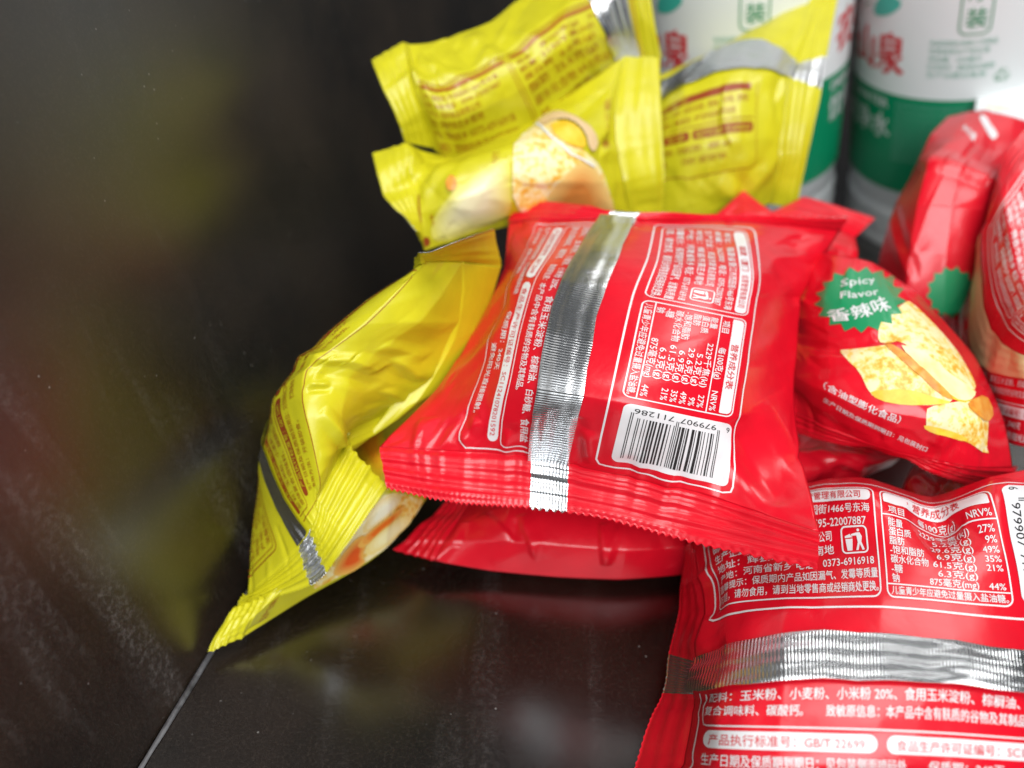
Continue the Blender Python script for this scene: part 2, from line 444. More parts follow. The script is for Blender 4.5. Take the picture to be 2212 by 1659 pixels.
    def strip(s, y0, y1, x0=None, x1=None, off=0.0006, name='foil_seam', wav=0.0003, corr=0.12, mat='foil'):
        """the metallic fin seam lying on the back of the pack"""
        x0 = s.X[0] if x0 is None else x0; x1 = s.X[-1] if x1 is None else x1
        nx = int((x1-x0)/0.4)+2; ny = 26
        x = np.linspace(x0, x1, nx); t = np.linspace(0, 1, ny)
        XX = np.repeat(x[:, None], ny, 1)
        wob = np.interp(x, np.linspace(x0, x1, 14), s.rng.normal(0, 0.25, 14))[:, None]
        YY = y0+(y1-y0)*t[None]+wob
        p = s.at(XX.ravel(), YY.ravel()).reshape(nx, ny, 3); n = s.at(XX.ravel(), YY.ravel(), s.Nn).reshape(nx, ny, 3)
        nw = np.interp(x, np.linspace(x0, x1, 12), s.rng.normal(0, 1, 12))[:, None]
        lift = off*(1.15-0.8*t)[None]+wav*(corr*np.sin(t*math.pi*7)[None]+nw*np.sin(t*math.pi)[None])
        p = p+n*np.maximum(lift, 0.0001)[..., None]
        idx = np.arange(nx*ny).reshape(nx, ny)
        q = np.stack([idx[:-1, :-1], idx[1:, :-1], idx[1:, 1:], idx[:-1, 1:]], -1).reshape(-1, 4)
        uv = np.stack([XX.ravel(), YY.ravel()], 1)
        return mesh_obj(name, p.reshape(-1, 3), q, [M[mat]], s.root, uvs=uv)
    def seal(s, side, outer, mode, keys=None, ribs=6, amp=0.00035, foil=None, tooth=0.00045, pitch=1.35, name='end_seal', wave=0.0004, mats=None, lin=False):
        """flat ribbed end seal with a zigzag cut edge; outer = list of (px,py,v) along the side"""
        e = {'x0': s.G[0], 'x1': s.G[-1], 'y0': s.G[:, 0], 'y1': s.G[:, -1]}[side]
        par = s.Y if side[0] == 'x' else s.X
        kn = np.array(keys, float) if keys is not None else np.linspace(par[0], par[-1], len(outer))
        L = par[-1]-par[0]; ns = int(L/0.33)+1; nt = 10*ribs//2+1
        sq = np.linspace(par[0], par[-1], ns)
        fi = np.clip((sq-par[0])/L*(len(par)-1), 0, len(par)-1.001); i = fi.astype(int)
        inn = e[i]*(1-(fi-i))[:, None]+e[i+1]*(fi-i)[:, None]
        op = np.array([P3(*p, mode) for p in outer])
        o_ = np.argsort(kn); out = np.stack([np.interp(sq, kn[o_], op[o_][:, k]) for k in range(3)], 1) if lin else spline(kn[o_], op[o_], sq)
        t = np.linspace(0, 1, nt)[None, :, None]
        dirv = out-inn; ln = np.linalg.norm(dirv, axis=1, keepdims=True); dirn = dirv/ln
        saw = np.abs(((sq/pitch) % 1)*2-1)[:, None]*tooth*(0.75+0.5*np.interp(sq, np.linspace(par[0], par[-1], 30), s.rng.rand(30)))[:, None]
        P = inn[:, None]*(1-t)+(out[:, None])*t+dirn[:, None]*saw[:, None]*np.clip((t-0.85)/0.15, 0, 1)
        tang = np.gradient(inn*0.5+out*0.5, axis=0); nn = np.cross(tang, dirn); nn /= np.linalg.norm(nn, axis=1, keepdims=True)
        view = CAM-(inn+out)/2
        nn *= np.sign((nn*view).sum(1)).reshape(-1, 1)
        tt = t[..., 0]
        rib = np.zeros((ns, nt))
        for k in range(ribs):
            m = np.interp(sq, np.linspace(par[0], par[-1], 6), s.rng.uniform(0.4, 1.4, 6))[:, None]
            c0 = (k+0.5+s.rng.uniform(-.2, .2))/ribs; sl = np.interp(sq, np.linspace(par[0], par[-1], 5), s.rng.normal(0, 0.12/ribs, 5))[:, None]
            rib += m*amp*1.5*np.exp(-((tt-c0-sl)*ribs/0.25)**2)
        rib *= np.clip((1-tt)*8, 0.4, 1)
        w1 = np.interp(sq, np.linspace(par[0], par[-1], int(L/12)+3), s.rng.normal(0, 1, int(L/12)+3))
        w2 = np.interp(sq, np.linspace(par[0], par[-1], int(L/2.5)+3), s.rng.normal(0, 1, int(L/2.5)+3))
        w1 = np.convolve(np.pad(w1, 4, 'edge'), np.ones(9)/9, 'valid')
        P = P+nn[:, None]*(rib+(w1[:, None]*wave*np.sin(tt*math.pi*0.5)+w2[:, None]*wave*0.15*np.sin(tt*math.pi)))[..., None]
        P[..., 2] = np.maximum(P[..., 2], 0.0005)
        kw = ((P-SEAM_A) @ WN)[..., None]; P = P+WN*np.where(kw < 0.0008, 0.0008-kw, 0)
        thick = 0.00012
        nxv, nyv = ns, nt
        idx = np.arange(nxv*nyv).reshape(nxv, nyv)
        q = np.stack([idx[:-1, :-1], idx[1:, :-1], idx[1:, 1:], idx[:-1, 1:]], -1).reshape(-1, 4)
        Bk = P-nn[:, None]*thick
        q2 = q[:, ::-1]+nxv*nyv
        rim = np.concatenate([idx[:, -1]]); qr = np.stack([rim[:-1], rim[:-1]+nxv*nyv, rim[1:]+nxv*nyv, rim[1:]], -1)
        mt = mats or [M[s.mat], M['foil']]
        fm = np.zeros(len(q), int)
        if foil is not None:
            mid = (sq[:-1]+sq[1:])/2; row = ((mid > foil[0]) & (mid < foil[1])).astype(int); fm = np.repeat(row, nyv-1)
        uv = np.stack([np.repeat(sq, nyv), np.tile(np.linspace(0, 8, nyv), nxv)], 1)
        verts = np.concatenate([P.reshape(-1, 3), Bk.reshape(-1, 3)])
        return mesh_obj(name, verts, np.concatenate([q, q2, qr]), mt, s.root, np.concatenate([fm, fm, np.ones(len(qr), int)]), uvs=np.concatenate([uv, uv]))
    def done(s):
        p = s.G.reshape(-1, 3); c = p.mean(0); c = (c[0], c[1], max(0.0, float(p[:, 2].min())))
        rebase(s.root, c)

# ------------------------------------------------------------------ printed artwork of the packs (mm)
def red_back(w_only=None):
    wh, tab, bar = [], [], []
    # company box
    rrect(wh, 4.2, 50.5, 40.0, 75, 1.6, 0.32)
    fill(wh, rrect_path(4.9, 71.4, 39.3, 74.5, 1.2), 'white_ink')
    T(wh, '福建（厦门）运营管理有限公司', 11, 72.1, 1.9, 26, 'red_ink')
    rows = ['地址：福建省晋江市西园街1466号东海', '邮编：362000  电话：0595-22007887', '生产企业：辉县市新食品有限公司', '地址：辉县市高庄乡南地', '产地：河南省新乡 电话：0373-6916918',
            '温馨提示：保质期内产品如因漏气、发霉等质量', '问题，请勿食用，请到当地零售商或经销商处更换。']
    ws = [33.5, 32.5, 24.5, 24.8, 33.5, 35.0, 35.0]
    for k, (r, w) in enumerate(zip(rows, ws)):
        T(wh, r, 4.7 if k > 4 else 5.4, 68.7-k*2.83, 2.05, min(w, 34.8))
    # tidy-man mark
    rrect(wh, 32.2, 60.0, 37.8, 65.5, 0.9, 0.35)
    a = np.array([32.2, 60.0])
    fill(wh, smooth_poly(np.array([(3.45, 4.55), (3.75, 4.35), (4.05, 4.55), (4.05, 4.85), (3.75, 5.05), (3.45, 4.85)])+a, 1), 'white_ink', 0.5)
    fill(wh, np.array([(2.0, 3.6), (2.2, 3.95), (3.3, 4.2), (4.1, 4.2), (4.5, 3.4), (4.3, 2.3), (4.9, 0.6), (4.4, 0.5), (3.9, 1.9), (3.5, 0.5), (3.0, 0.5), (3.5, 2.2), (3.3, 3.6)])+a, 'white_ink', 0.6)
    fill(wh, np.array([(0.8, 3.0), (2.4, 3.0), (2.15, 0.5), (1.05, 0.5)])+a, 'white_ink', 0.6)
    fill(wh, np.array([(0.7, 3.6), (1.9, 4.0), (2.0, 3.6), (2.5, 3.3), (0.7, 3.2)])+a, 'white_ink', 0.6)
    # nutrition table
    rrect(tab, 41.6, 50.5, 69.0, 75, 1.6, 0.32)
    fill(tab, rrect_path(42.2, 71.6, 68.4, 74.6, (0.3, 1.3, 1.3, 0.3)), 'white_ink')
    T(tab, '营养成分表', 50, 72.2, 1.9, 12, 'red_ink')
    T(tab, '项目', 43.2, 69.1, 1.9); T(tab, '每100克(g)', 51.5, 69.1, 1.9, 8.4); T(tab, 'NRV%', 0, 69.1, 1.9, right=68.2, w=5.2)
    line(tab, [(41.8, 68.5), (68.8, 68.5)], 0.28)
    rows = [('能量', '2229千焦(kJ)', '27%'), ('蛋白质', '5.2克(g)', '9%'), ('脂肪', '29.6克(g)', '49%'), ('-饱和脂肪', '6.9克(g)', '35%'), ('碳水化合物', '61.5克(g)', '21%'), ('-糖', '6.3克(g)', ''), ('钠', '875毫克(mg)', '44%')]
    for k, (a_, b_, c_) in enumerate(rows):
        y = 66.1-k*2.07
        T(tab, a_, 42.9, y, 1.8, 1.82*len(a_)-(1.0 if a_[0] == '-' else 0.1)); T(tab, b_, 0, y, 1.8, right=62.6, w=len(b_)*1.05+1.2)
        if c_: T(tab, c_, 0, y, 1.8, right=68.0)
    line(tab, [(41.8, 53.15), (68.8, 53.15)], 0.28)
    T(tab, '儿童青少年应避免过量摄入盐油糖。', 42.6, 51.2, 1.6, 25.6)
    # barcode
    fill(bar, rrect_path(70.8, 51.2, 88.6, 76, 1.6), 'white_ink')
    digits = '6979907711286'
    Lc = ['0001101', '0011001', '0010011', '0111101', '0100011', '0110001', '0101111', '0111011', '0110111', '0001011']
    par = {'6': 'LGGGLL'}['6']
    bits = '101'
    for ch, p in zip(digits[1:7], par):
        c = Lc[int(ch)]
        bits += c if p == 'L' else ''.join('1' if q == '0' else '0' for q in c)[::-1]
    bits += '01010'
    for ch in digits[7:]: bits += ''.join('1' if q == '0' else '0' for q in Lc[int(ch)])
    bits += '101'
    ytop, mod = 72.6, 0.208
    k = 0
    while k < len(bits):
        if bits[k] == '1':
            e = k
            while e < len(bits) and bits[e] == '1': e += 1
            guard = k < 3 or 45 <= k < 50 or k >= 92
            x0 = 73.2 if guard else 74.6
            y1, y0 = ytop-k*mod, ytop-e*mod+0.02
            line(bar, [(x0, (y0+y1)/2), (87.2, (y0+y1)/2)], y1-y0, 'black_ink')
            k = e
        else: k += 1
    T(bar, '6', 71.9, 75.3, 2.0, mat='black_ink', rot=-90, bold=0.0)
    T(bar, '979907', 71.9, 71.6, 2.0, 8.4, 'black_ink', rot=-90, bold=0.0)
    T(bar, '711286', 71.9, 61.8, 2.0, 8.4, 'black_ink', rot=-90, bold=0.0)
    # outer frames
    line(wh, [(2.8, 49.9), (3.1, 48.9), (4.2, 48.5), (88.5, 48.5), (89.9, 49.2), (90.1, 50.5), (90.1, 75), (89.4, 76.6), (88, 77), (4.4, 77), (3.1, 76.4), (2.8, 75), (2.8, 49.9)], 0.36)
    # lower half
    T(wh, '配料：玉米粉、小麦粉、小米粉 20%、食用玉米淀粉、棕榈油、白砂糖、食用盐', 5.0, 31.4, 2.35, 83)
    T(wh, '复合调味料、碳酸钙。', 4.6, 27.9, 2.3, 20); T(wh, '致敏原信息：本产品中含有麸质的谷物及其制品。', 29.2, 27.9, 2.3, 43)
    line(wh, [(4.0, 33.6), (4.0, 26.6), (4.3, 25.6), (5.3, 25.3), (88.0, 25.3), (89, 25.6), (89.4, 26.6), (89.4, 33.6)], 0.32)
    fill(wh, rrect_path(4.6, 20.6, 39.5, 24.3, 1.75), 'white_ink')
    T(wh, '产品执行标准号：GB/T 22699', 6.0, 21.4, 2.2, 31, 'red_ink', bold=0.004)
    fill(wh, rrect_path(41.5, 20.6, 88.6, 24.3, 1.75), 'white_ink')
    T(wh, '食品生产许可证编号：SC11241078201592', 43.5, 21.4, 2.2, 43.5, 'red_ink', bold=0.004)
    T(wh, '生产日期及保质期到期日：见包装侧面喷码处', 4.6, 17.3, 2.25, 41); T(wh, '保质期：240天', 50.5, 17.3, 2.25)
    T(wh, '贮存条件：请置于阴凉干燥处，', 4.6, 13.6, 2.25); T(wh, '避免阳光直接照射。', 0, 13.6, 2.25, right=80.5)
    line(wh, [(2.4, 34), (2.4, 13.5), (3.0, 11.6), (4.8, 11.0), (86.5, 11.0), (88.6, 11.7), (90.8, 14), (90.8, 34)], 0.36)
    return wh, tab, bar

def yellow_back(lx=92, up=True, low=True):
    a = []
    def T(a, t, x, y, h, w=None, m='brown_ink'): globals()['T'](a, t, x, y, h, w, m, bold=0.0)
    ink, dk = 'brown_ink', 'dark_brown_ink'
    if low:
        line(a, [(3, 34), (3, 13), (3.8, 11), (6, 10), (40, 10), (43, 9.2), (86, 9.2), (89, 10.5), (90, 13), (90, 34)], 0.30, dk)
        fill(a, rrect_path(5.5, 32.0, 86, 34.2, 0.9), dk); T(a, '品名：小米锅巴（原味） 净含量：见封口', 10, 32.3, 1.6, 34, 'yellow_ink')
        line(a, [(4.8, 34), (4.8, 26), (5.6, 24.9), (7, 24.5), (88, 24.5)], 0.26, dk)
        T(a, '配 料：玉米粉、小麦粉、小米粉、食用玉米淀粉、棕榈油、白砂糖、食用盐', 6.3, 29.1, 2.0, 78, ink)
        T(a, '原味复合调味料、碳酸钙。致敏原信息：本产品中含有麸质的谷物', 6.3, 26.0, 2.0, 70, ink)
        fill(a, rrect_path(8, 20.6, 46, 23.4, 1.3), dk); T(a, '产品执行标准号：GB/T 22699', 11.5, 21.1, 2.0, 31, 'yellow_ink')
        fill(a, rrect_path(48, 20.6, 88, 23.4, 1.3), dk); T(a, '食品生产许可证编号：SC11241078201592', 50, 21.1, 2.0, 36, 'yellow_ink')
        T(a, '生产日期及保质期到期日：见包装封口喷码', 9, 17.2, 2.0, 44, ink); T(a, '保质期：240天', 58, 17.2, 2.0, None, ink)
        T(a, '食用方法：开袋即食。', 9, 13.6, 2.0, None, ink); T(a, '贮存条件：请置于阴凉干燥处', 40, 13.6, 2.0, None, ink)
    if up:
        rrect(a, 4, 50.5, 88, 75, 1.6, 0.3, dk)
        rrect(a, 5.2, 51.5, 44, 74, 1.2, 0.22, ink); rrect(a, 45.2, 51.5, 87, 74, 1.2, 0.22, ink)
        fill(a, rrect_path(5.8, 71.6, 43.4, 73.3, 0.5), ink); fill(a, rrect_path(46, 71.6, 86.4, 73.3, 0.5), ink)
        rows = ['地址：福建省晋江市西园街1466号东海', '邮编：362000 电话：0595-22007887', '生产企业：辉县市食品有限公司', '地址：辉县市高庄乡南地', '产地：河南省新乡 0373-6916918', '温馨提示：保质期内产品如因漏气']
        for k, r in enumerate(rows): T(a, r, 6.5, 68-k*3.1, 2.0, 33 if k not in (2, 3) else 25, ink)
        rows = ['项目    每100克(g)   NRV%', '能量  2150千焦(kJ)  26%', '蛋白质  6.0克(g)  10%', '脂肪  25.6克(g)  43%', '碳水化合物 64.0克(g) 21%', '钠   640毫克(mg)  32%']
        for k, r in enumerate(rows): T(a, r, 47, 68-k*3.1, 2.0, 37, ink)
    return a
M['yellow_ink'] = M['yellow']

# ------------------------------------------------------------------ the setting
def slab(name, o, ax, ay, az, mat, kind=None, parent=None):
    o, ax, ay, az = map(np.array, (o, ax, ay, az))
    v = [o, o+ax, o+ax+ay, o+ay]; v += [p+az for p in v]
    f = [(3, 2, 1, 0), (4, 5, 6, 7), (0, 1, 5, 4), (1, 2, 6, 5), (2, 3, 7, 6), (3, 0, 4, 7)]
    ob = mesh_obj(name, v, f, [mat], parent, smooth=False)
    if kind: ob['kind'] = kind
    return ob
def dark_mat(name, base, rough, streak, warm):
    m, nt, b = new_mat(name)
    tc = N(nt, 'ShaderNodeTexCoord')
    ob = tc.outputs['Object']
    # clouded stone
    n1 = N(nt, 'ShaderNodeTexNoise', i_Scale=22.0, i_Detail=6.0, i_Roughness=0.6); nt.links.new(ob, n1.inputs['Vector'])
    r1 = ramp(nt, n1.outputs['Fac'], [(0.35, tuple(c*0.6 for c in base)), (0.7, tuple(c*1.5 for c in warm))])
    # fine grain
    n2 = N(nt, 'ShaderNodeTexNoise', i_Scale=1500.0, i_Detail=3.0, i_Roughness=0.7); nt.links.new(ob, n2.inputs['Vector'])
    r2 = ramp(nt, n2.outputs['Fac'], [(0.50, (0, 0, 0)), (0.76, (0.020, 0.016, 0.013))])
    # dust specks
    vo = N(nt, 'ShaderNodeTexVoronoi', i_Scale=260.0, i_Randomness=1.0); nt.links.new(ob, vo.inputs['Vector'])
    rv = ramp(nt, vo.outputs['Distance'], [(0.03, (1, 1, 1)), (0.075, (0, 0, 0))])
    vo2 = N(nt, 'ShaderNodeTexNoise', i_Scale=35.0, i_Detail=2.0); nt.links.new(ob, vo2.inputs['Vector'])
    rv2 = ramp(nt, vo2.outputs['Fac'], [(0.45, (0, 0, 0)), (0.60, (1, 1, 1))])
    mu = N(nt, 'ShaderNodeMath', operation='MULTIPLY'); nt.links.new(rv.outputs[0], mu.inputs[0]); nt.links.new(rv2.outputs[0], mu.inputs[1])
    # wiped dust streaks
    mp = N(nt, 'ShaderNodeMapping'); nt.links.new(tc.outputs['UV'], mp.inputs['Vector'])
    mk_ = N(nt, 'ShaderNodeSeparateXYZ'); nt.links.new(tc.outputs['UV'], mk_.inputs[0])
    mr_ = N(nt, 'ShaderNodeMapRange', interpolation_type='SMOOTHSTEP'); nt.links.new(mk_.outputs[0], mr_.inputs[0]); mr_.inputs[1].default_value = streak[4]; mr_.inputs[2].default_value = streak[4]-0.12
    mp.inputs['Rotation'].default_value = (0, 0, math.radians(streak[3])); mp.inputs['Scale'].default_value = (streak[0], streak[1], 1)
    n3 = N(nt, 'ShaderNodeTexNoise', i_Scale=1.0, i_Detail=3.0, i_Roughness=0.6); nt.links.new(mp.outputs[0], n3.inputs['Vector'])
    r3 = ramp(nt, n3.outputs['Fac'], [(0.54, (0, 0, 0)), (0.70, (1, 1, 1))])
    n4 = N(nt, 'ShaderNodeTexNoise', i_Scale=700.0, i_Detail=4.0, i_Roughness=0.75); nt.links.new(ob, n4.inputs['Vector'])
    r4 = ramp(nt, n4.outputs['Fac'], [(0.47, (0.12, 0.12, 0.12)), (0.70, (1, 1, 1))])
    mu2 = N(nt, 'ShaderNodeMath', operation='MULTIPLY'); nt.links.new(r3.outputs[0], mu2.inputs[0]); nt.links.new(r4.outputs[0], mu2.inputs[1])
    mu3 = N(nt, 'ShaderNodeMath', operation='MULTIPLY'); nt.links.new(mu2.outputs[0], mu3.inputs[0])
    mu4 = N(nt, 'ShaderNodeMath', operation='MULTIPLY'); nt.links.new(mr_.outputs[0], mu4.inputs[0]); mu4.inputs[1].default_value = streak[2]
    nt.links.new(mu4.outputs[0], mu3.inputs[1])
    a1 = N(nt, 'ShaderNodeMix', data_type='RGBA', blend_type='ADD'); a1.inputs[0].default_value = 1
    nt.links.new(r1.outputs[0], a1.inputs[6]); nt.links.new(r2.outputs[0], a1.inputs[7])
    a2 = N(nt, 'ShaderNodeMix', data_type='RGBA'); nt.links.new(mu3.outputs[0], a2.inputs[0]); nt.links.new(a1.outputs[2], a2.inputs[6]); a2.inputs[7].default_value = (0.16, 0.15, 0.145, 1)
    mc = N(nt, 'ShaderNodeMath', operation='MULTIPLY'); nt.links.new(mu.outputs[0], mc.inputs[0]); mc.inputs[1].default_value = 0.4
    a3 = N(nt, 'ShaderNodeMix', data_type='RGBA'); nt.links.new(mc.outputs[0], a3.inputs[0]); nt.links.new(a2.outputs[2], a3.inputs[6]); a3.inputs[7].default_value = (0.42, 0.40, 0.38, 1)
    nt.links.new(a3.outputs[2], b.inputs['Base Color'])
    rr = N(nt, 'ShaderNodeMapRange'); nt.links.new(n1.outputs['Fac'], rr.inputs[0]); rr.inputs[3].default_value = rough-0.05; rr.inputs[4].default_value = rough+0.07
    nt.links.new(rr.outputs[0], b.inputs['Roughness'])
    bp = N(nt, 'ShaderNodeBump', i_Strength=0.03, i_Distance=0.0002); nt.links.new(n2.outputs['Fac'], bp.inputs['Height']); nt.links.new(bp.outputs[0], b.inputs['Normal'])
    b.inputs['IOR'].default_value = 2.0
    return m
def uv_sheet(ob, ua, ub, org):
    me = ob.data; ul = me.uv_layers.new(name='UVMap')
    for l in me.loops:
        p = np.array(me.vertices[l.vertex_index].co)-org; ul.data[l.index].uv = (p @ ua, p @ ub)
M['table'] = dark_mat('dark_stone_table', (0.004, 0.003, 0.002), 0.23, (60, 9, 0.32, 40, 9.0), (0.009, 0.0048, 0.003))
M['panel'] = dark_mat('dark_glossy_panel', (0.006, 0.0045, 0.003), 0.34, (70, 9, 0.8, -16, 0.56), (0.014, 0.009, 0.0048))
M['bead'] = chip_mat('seam_filler', [(0.38, (0.015, 0.015, 0.016)), (0.5, (0.08, 0.08, 0.085)), (0.62, (0.13, 0.13, 0.135))], 260)
tab = slab('tabletop', (-0.9, -0.8, -0.03), (2.2, 0, 0), (0, 2.4, 0), (0, 0, 0.03), M['table'], 'structure')
uv_sheet(tab, np.array([1., 0, 0]), np.array([0, 1., 0]), np.zeros(3))
pn = thing('side_panel', 'dark glossy brown panel standing along the left side of the tabletop', 'panel')
o0 = SEAM_A-SDIR*0.45
face = slab('panel_board', o0-WN*0.018+WUP*0.0006, SDIR*1.7, WUP*0.34, WN*0.018, M['panel'], None, pn)
uv_sheet(face, SDIR, WUP, o0)
# light joint line where panel meets table
nb_ = 400; rs = np.random.RandomState(5); bv, bf = [], []
for k in range(nb_):
    c = o0+SDIR*(1.6*k/(nb_-1)); r = 0.00062*(0.8+0.4*rs.rand())
    for j in range(7):
        a = math.pi/2*j/6
        bv.append(c+NIN*(r*(1-math.sin(a))*1.3+0.0001)+np.array([0, 0, 1])*(r*(1-math.cos(a))+0.0002)+WN*0.0002)
for k in range(nb_-1):
    for j in range(6):
        q = k*7+j; bf.append((q, q+7, q+8, q+1))
mesh_obj('joint_bead', bv, bf, [M['bead']], pn)
rebase(pn, o0)

# ------------------------------------------------------------------ water bottles (leaning back against each other)
def clear_mat():
    m, nt, b = new_mat('clear_plastic')
    b.inputs['Base Color'].default_value = (0.88, 0.92, 0.93, 1)
    b.inputs['Transmission Weight'].default_value = 0.45
    b.inputs['Roughness'].default_value = 0.2; b.inputs['IOR'].default_value = 1.36
    return m
M['clear'] = clear_mat(); M['cap'] = plain('red_cap_plastic', (0.55, 0.02, 0.02), 0.4)
def bottle(px, depth_front, lean, side, th0s, label, R=0.0364):
    root = thing('water_bottle', label, 'bottle', 'water bottles behind the snack bags')
    # point on the axis seen at (px,190)
    top = np.array([side, math.sin(lean), math.cos(lean)]); top /= np.linalg.norm(top)
    dirp = ray(px, 113); A = CAM+dirp*(depth_front+R*0.97)
    view = -dirp/np.linalg.norm(dirp)
    e1 = view-top*(view @ top); e1 /= np.linalg.norm(e1)      # towards the viewer
    e2 = np.cross(top, e1)                                      # to the viewer's right
    def pt(th, h, r): return A+top*h+(e1*math.cos(th)+e2*math.sin(th))*r
    def S(px_h): return 0
    prof = [(-0.074, 0.001), (-0.0735, R*0.70), (-0.071, R*0.90), (-0.068, R*0.985), (-0.064, R*1.0)]
    h = -0.062
    while h < -0.045:
        for dr, dh in ((1.0, 0), (0.975, .0018), (0.965, .003), (0.975, .0042)): prof.append((h+dh, R*dr))
        h += 0.006
    prof += [(-0.0395, R*.985), (-0.0385, R*0.985), (0.092, R*0.985), (0.094, R*1.0), (0.105, R*.97), (0.120, R*.80), (0.133, R*.55), (0.141, R*.40), (0.147, R*.37), (0.160, R*.37), (0.1601, 0.001)]
    def lathe(name, prof, mat, n=96, uv=False):
        v, f = [], []
        for (hh, r) in prof:
            for k in range(n): v.append(pt(2*math.pi*k/n, hh, r))
        for i in range(len(prof)-1):
            for k in range(n):
                a, b = i*n+k, i*n+(k+1) % n; f.append((a, b, b+n, a+n))
        return mesh_obj(name, v, f, mat, root)
    lathe('bottle_body', prof, [M['clear']])
    lathe('cap', [(0.1605, 0.001), (0.1605, R*.42), (0.176, R*.42), (0.177, R*.39), (0.1772, 0.001)][0:5], [M['cap']])
    # label sleeve: green band below, white above, with its print
    hg0, hg1, htop = -0.0385, -0.0010, 0.091
    keys = ['label_white', 'label_green', 'red_ink', 'white_ink', 'green_ink', 'pale_green_ink', 'teal']
    n = 128; v, f, fm, nr = [], [], [], []
    hs = [hg0, hg1, htop]
    for hh in hs:
        for k in range(n):
            th = 2*math.pi*k/n; v.append(pt(th, hh, R*1.0)); nr.append(e1*math.cos(th)+e2*math.sin(th))
    for i in range(2):
        for k in range(n):
            a, b = i*n+k, i*n+(k+1) % n; f.append((a, b, b+n, a+n)); fm.append(1-i)
    def put(art, off):
        for it in art:
            vv, ff, mk = it[:3]
            base = len(v)
            for (x, y) in vv:
                th = math.radians(x); v.append(pt(th, y*0.001, R+off+(it[3] if len(it) > 3 else 0))); nr.append(e1*math.cos(th)+e2*math.sin(th))
            for q in ff: f.append(tuple(base+i for i in q)); fm.append(keys.index(mk))
    mm = math.degrees(0.001/R)                                  # degrees per millimetre
    for t0 in th0s:
        a = []
        def tx(s, x, y, h, w, mat, bold=0.02, shear=0):
            b = []; T(b, s, 0, 0, h, w, mat, bold=bold, shear=shear)
            for q in b:
                vv = q[0].copy(); vv[:, 0] = vv[:, 0]*mm+x; vv[:, 1] += y; a.append((vv,)+tuple(q[1:]))
        tx('农夫山泉', t0, 7.0, 13.5, 48.5, 'red_ink', 0.03)
        tx('DRINKING WATER', t0, -6.6, 4.0, 44, 'white_ink', 0.02)
        tx('饮用纯净水', t0, -17.5, 9.0, 45.5, 'white_ink', 0.012)
        for k in range(5): tx(['本品采用反渗透工艺制成', '饮用纯净水产地水源', '净含量：550毫升', '贮存条件：避免阳光直晒', '生产日期见瓶身'][k], t0+90, 18-k*2.7, 1.8, 20-2*(k % 3), 'pale_green_ink', 0)
        tx('♻', t0+122, 5.0, 4, None, 'green_ink', 0)
        for k in range(9): tx('食品名称饮用纯净水配料水执行标准营养成分', t0+74, -4.8-k*2.6, 1.6, 36, 'pale_green_ink', 0)
        b = []; rrect(b, 0, 0, 9.0, 30, 2.2, 0.5, 'green_ink'); T(b, '纯', 1.5, 19, 6, None, 'green_ink'); T(b, '净', 1.5, 11, 6, None, 'green_ink'); T(b, '装', 1.5, 2.5, 6, None, 'green_ink')
        for vv, ff, mk in [q[:3] for q in b]: vv = vv.copy(); vv[:, 0] = vv[:, 0]*mm+t0+103; vv[:, 1] += 21.5; a.append((vv, ff, mk))
        # hill-and-water mark: green hatch lines and a leaf
        rr = np.random.RandomState(3)
        for k in range(26):
            x = 4+rr.rand()*40; y = 25+rr.rand()*16
            b = []; line(b, [(x, y), (x+3+3*rr.rand(), y+2.5)], 0.45, 'green_ink')
            vv, ff, mk = b[0]; vv = vv.copy(); vv[:, 0] = vv[:, 0]*mm+t0; a.append((vv, ff, mk))
        b = []; fill(b, smooth_poly([(34, 24), (42, 25.5), (48, 31), (40, 33), (35, 29)]), 'teal', 1.5)
        vv, ff, mk = b[0]; vv = vv.copy(); vv[:, 0] = vv[:, 0]*mm+t0; a.append((vv, ff, mk))
        put(a, 0.0002)
    mesh_obj('label_sleeve', v, f, [M[k] for k in keys], root, fm, nr)
    base = pt(0, -0.074, 0); rebase(root, base)
M['teal'] = plain('teal_ink', (0.05, 0.45, 0.36))
bottle(2075, 0.287, math.radians(-5), -0.205, [-105, 55], 'white and green labelled water bottle at the right, behind the standing red bag')
bottle(1605, 0.287, math.radians(-5), -0.138, [-105, 54], 'white and green labelled water bottle mostly hidden behind the yellow bags')

# ------------------------------------------------------------------ red bags
RG, YG = 'red snack bags in the pile', 'yellow snack bags in the pile'
# A: red bag lying on top in the middle, back upwards
A = Bag('red snack bag on top in the middle, back up with a whole white barcode panel', 'red',
        [0, 20, 41, 56, 71, 83, 92], [-10, 14, 39, 50, 76.5, 92], [
    [(1100, 482, 4.5), (1172, 477, 5.0), (1330, 471, 5.6), (1430, 473, 5.5), (1620, 480, 5.0), (1815, 498, 4.2)],
    [(1092, 545, 4.5), (1142, 545, 5.3), (1290, 552, 6.2), (1415, 562, 6.2), (1635, 590, 5.6), (1742, 600, 4.1)],
    [(1070, 618, 4.2), (1108, 606, 5.4), (1252, 620, 6.3), (1385, 643, 6.3), (1625, 690, 5.6), (1722, 705, 4.0)],
    [(1008, 740, 4.0), (1075, 718, 5.3), (1220, 730, 6.2), (1360, 755, 6.3), (1608, 795, 5.5), (1715, 805, 3.9)],
    [(942, 843, 3.9), (1045, 826, 5.0), (1200, 845, 5.8), (1335, 868, 5.9), (1590, 920, 5.0), (1712, 935, 3.8)],
    [(872, 915, 3.7), (1018, 908, 4.4), (1188, 924, 4.9), (1316, 948, 5.0), (1582, 1008, 4.5), (1738, 1045, 4.1)],
    [(820, 965, 3.6), (1005, 976, 3.8), (1183, 992, 3.9), (1300, 1018, 4.0), (1575, 1085, 4.1), (1772, 1152, 4.6)]], 'z', 1, RG)
A.rp((1648, 868), (1722, 990), 7, 1.6, skew=0.3)
